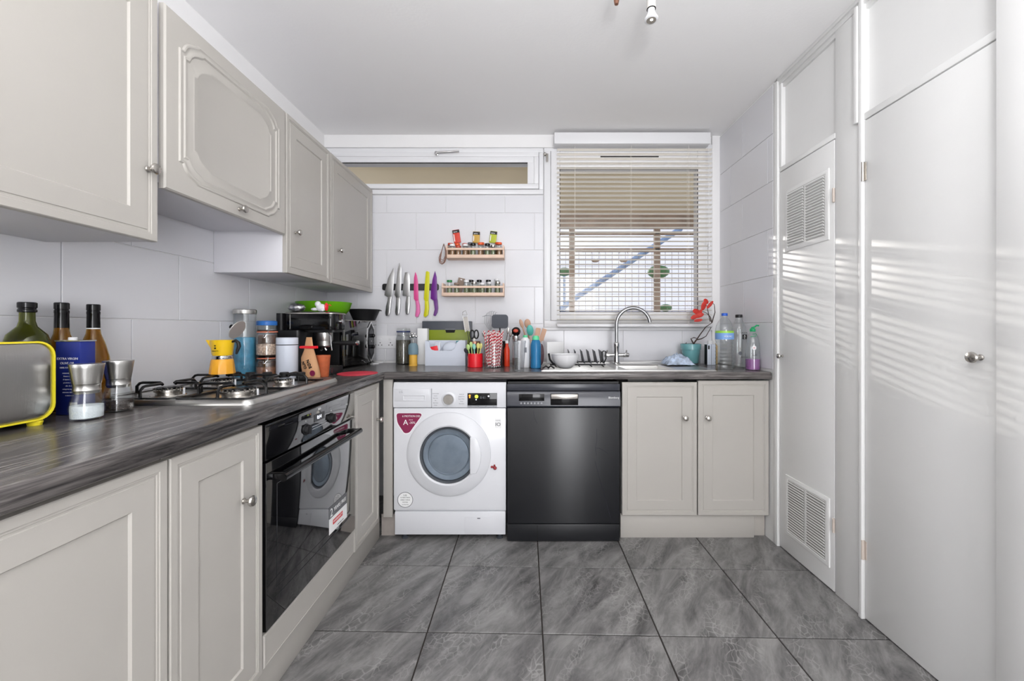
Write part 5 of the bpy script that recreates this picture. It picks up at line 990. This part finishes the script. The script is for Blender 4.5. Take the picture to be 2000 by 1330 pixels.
for p in ([(.125, -.03, .262), (.115, -.03, .30), (.09, -.03, .325), (.045, -.03, .345)], [(.125, -.03, .262), (.145, -.03, .33), (.14, -.03, .38), (.12, -.03, .40)], [(.115, -.03, .27), (.105, -.03, .31), (.095, -.03, .36), (.085, -.03, .385)]): twig(p, .0034).build('stem', M['twig'], t)
def petal_(c, w_, h_, tl):
    mb = MB(); mb.T = Matrix.Translation(c) @ Matrix.Rotation(radians(tl), 4, 'Y') @ Matrix.Rotation(radians(15), 4, 'X')
    mb.lathe([(w_ * sin(pi * i / 8), -h_ * cos(pi * i / 8)) for i in range(9)], seg=12, sy=.16); return mb.build('petal', M['petal'], t)
for c, w_, h_, tl in (((.068, -.04, .372), .016, .032, 10), ((.082, -.042, .40), .014, .022, -50), ((.108, -.04, .378), .011, .030, 35), ((.02, -.04, .335), .017, .028, -75), ((.035, -.045, .31), .016, .030, 75), ((.008, -.04, .30), .014, .024, 60), ((.03, -.045, .278), .010, .026, 80), ((.045, -.04, .33), .012, .02, 20)): petal_(c, w_, h_, tl)
# small bottles
t = on('small_bottle', 'cream boxed bottle half hidden behind the teal pot', 'bottle', X(1374, 2.70), 2.705); MB().box(-.026, .02, -.02, .02, 0, .118).build('carton', M['wmring'], t, bevel=.002)
t = on('small_bottle', 'white rectangular bottle with white cap and black edges beside the teal pot', 'bottle', X(1388.5, 2.58), 2.59)
MB().box(-.027, .027, -.018, .018, 0, .132).build('body', M['wbox'], t, bevel=.004); MB().box(-.0285, -.0265, -.0185, .0185, .003, .13).box(.0265, .0285, -.0185, .0185, .003, .13).box(-.001, .0005, -.0186, .0186, .003, .13).build('black_edge', M['lblack'], t)
MB().lathe([(.0175, .132), (.0175, .152), (.015, .154)], seg=20).build('cap', M['white'], t); MB().box(-.022, -.012, -.0187, -.018, .10, .124).build('black_label', M['lblack'], t)
tag(MB().lathe([(.01, 0), (.011, .003), (.011, .12), (.0002, .135)], (X(1400, 2.62), 2.635, ZT + .0002), 16).build('orange_tube', M['mustard']), 'slim orange tube behind the large water bottle', 'tube')
# big water bottle
t = on('mineral_water_bottle', 'large clear water bottle with blue cap and blue-green label', 'bottle', X(1415, 2.31), 2.31)
pr = [(.038, 0), (.046, .006)]
for k in range(7): pr += [(.049, .018 + k * .021), (.0445, .0265 + k * .021)]
pr += [(.049, .166), (.0485, .168), (.0485, .21), (.049, .214), (.044, .245), (.032, .272), (.0165, .292), (.0145, .302), (.0145, .306)]
MB().cup(pr, .0008, seg=28, floor=.001).build('bottle_body', M['thin'], t); MB().lathe([(.0165, .303), (.0165, .316), (.015, .318)], seg=20).build('cap', M['cap_blue'], t)
MB().lathe([(.0492, .17), (.0492, .206)], seg=28, cap0=False, cap1=False).build('blue_label', M['wlabel'], t); MB().lathe([(.0492, .206), (.0485, .218)], seg=28, cap0=False, cap1=False).build('lime_label', M['glabel'], t)
lettering('VOLVIC', .013, M['lwhite'], t, (-.004, -.0505, .187), world=False)
t = on('mineral_water_bottle', 'clear straight water bottle with black cap and a black square logo', 'bottle', X(1443, 2.43), 2.43)
MB().cup([(.036, 0), (.039, .005), (.039, .225), (.034, .25), (.019, .283), (.017, .296)], .0008, seg=28, floor=.001).build('bottle_body', M['thin'], t); MB().lathe([(.0195, .296), (.0195, .312), (.018, .314)], seg=20).build('cap', M['blackm'], t)
MB().box(.0, .027, -.0398, -.0388, .168, .196).build('logo_square', M['lblack'], t); lettering('A', .016, M['lwhite'], t, (.0135, -.0403, .187), world=False); lettering('C', .014, M['lwhite'], t, (.0135, -.0403, .175), world=False); lettering('AQUA', .012, M['lblack'], t, (.012, -.0398, .205), world=False)
MB().lathe([(.011, 0), (.011, -.001), (.0002, -.001)], (-.012, -.0388, .085), 18, 'Y').build('round_print', M['lgrey'], t); lettering('ACQUA', .011, M['lblack'], t, (.012, -.0398, .062), world=False)
t = on('squeeze_bottle', 'clear soap bottle with green flip spout and lilac liquid in the right corner', 'bottle', X(1470, 2.27), 2.27)
MB().cup([(.034, 0), (.037, .004), (.038, .08), (.036, .14), (.027, .19), (.014, .212), (.012, .218)], .0009, seg=28, floor=.001).build('bottle_body', M['thin'], t); MB().lathe([(.033, .003), (.0362, .008), (.0366, .062), (.0002, .063)], seg=28).build('liquid', M['purple_liq'], t)
MB().lathe([(.014, .214), (.015, .216), (.015, .228), (.008, .234), (.006, .24)], seg=20).tube([(0, 0, .236), (.012, 0, .240), (.022, 0, .248), (.034, 0, .247)], .0045, 8).build('spout_cap', M['green'], t)
MB().tube([(-.024, -.022, .186), (0, -.026, .188), (.012, -.02, .196), (.008, -.016, .202), (-.012, -.022, .200)], .0017, 6).build('green_tag', M['green'], t)
MB().lathe([(.0125, 0), (.0125, -.0008), (.0002, -.0008)], (-.012, -.0355, .125), 18, 'Y').build('white_badge', M['white'], t); lettering('ecover', .0085, M['lblack'], t, (-.008, -.0378, .085), world=False); lettering('22', .011, M['lred'], t, (-.012, -.0368, .125), world=False)
# ceiling spot light
lx, ly = X(1272, 1.5), 1.5
t = thing('ceiling_spotlight', 'white ceiling light bar with adjustable spot bulbs', 'ceiling light', (lx, ly, ZC))
MB().box(-.26, .09, -.02, .02, -.016, 0).build('mounting_bar', M['whitemetal'], t, bevel=.004)
MB().lathe([(.004, -.075), (.004, -.016)], seg=10).build('arm', M['whitemetal'], t)
MB().lathe([(.0145, -.122), (.0165, -.122), (.0165, -.085), (.012, -.074), (.004, -.073)], seg=20).build('lamp_holder', M['whitemetal'], t)
MB().lathe([(.0166, -.1235), (.0166, -.1215)], seg=20).build('holder_ring', M['gap'], t)
b = MB().lathe([(.013, -.122), (.0135, -.135), (.0215, -.152), (.0245, -.157), (.0245, -.162), (.022, -.1635), (.0002, -.1635)], seg=24).build('spot_bulb', M['white'], t); MB().lathe([(.0175, -.1637), (.0175, -.1643), (.0002, -.1643)], seg=20).build('lens', M['satin'], b); MB().lathe([(.0055, -.1644), (.0055, -.165)], (0, -.004, 0), 12).build('lit_chip', M['bulb'], b)
MB().tube([(X(1204, 1.5) - lx, 0, -.016), (X(1204, 1.5) - lx, 0, -.06)], .004).lathe([(.0002, -.108), (.007, -.105), (.010, -.092), (.0105, -.07), (.005, -.06)], (X(1204, 1.5) - lx, 0, 0), 16).build('second_spot', M['copper'], t)
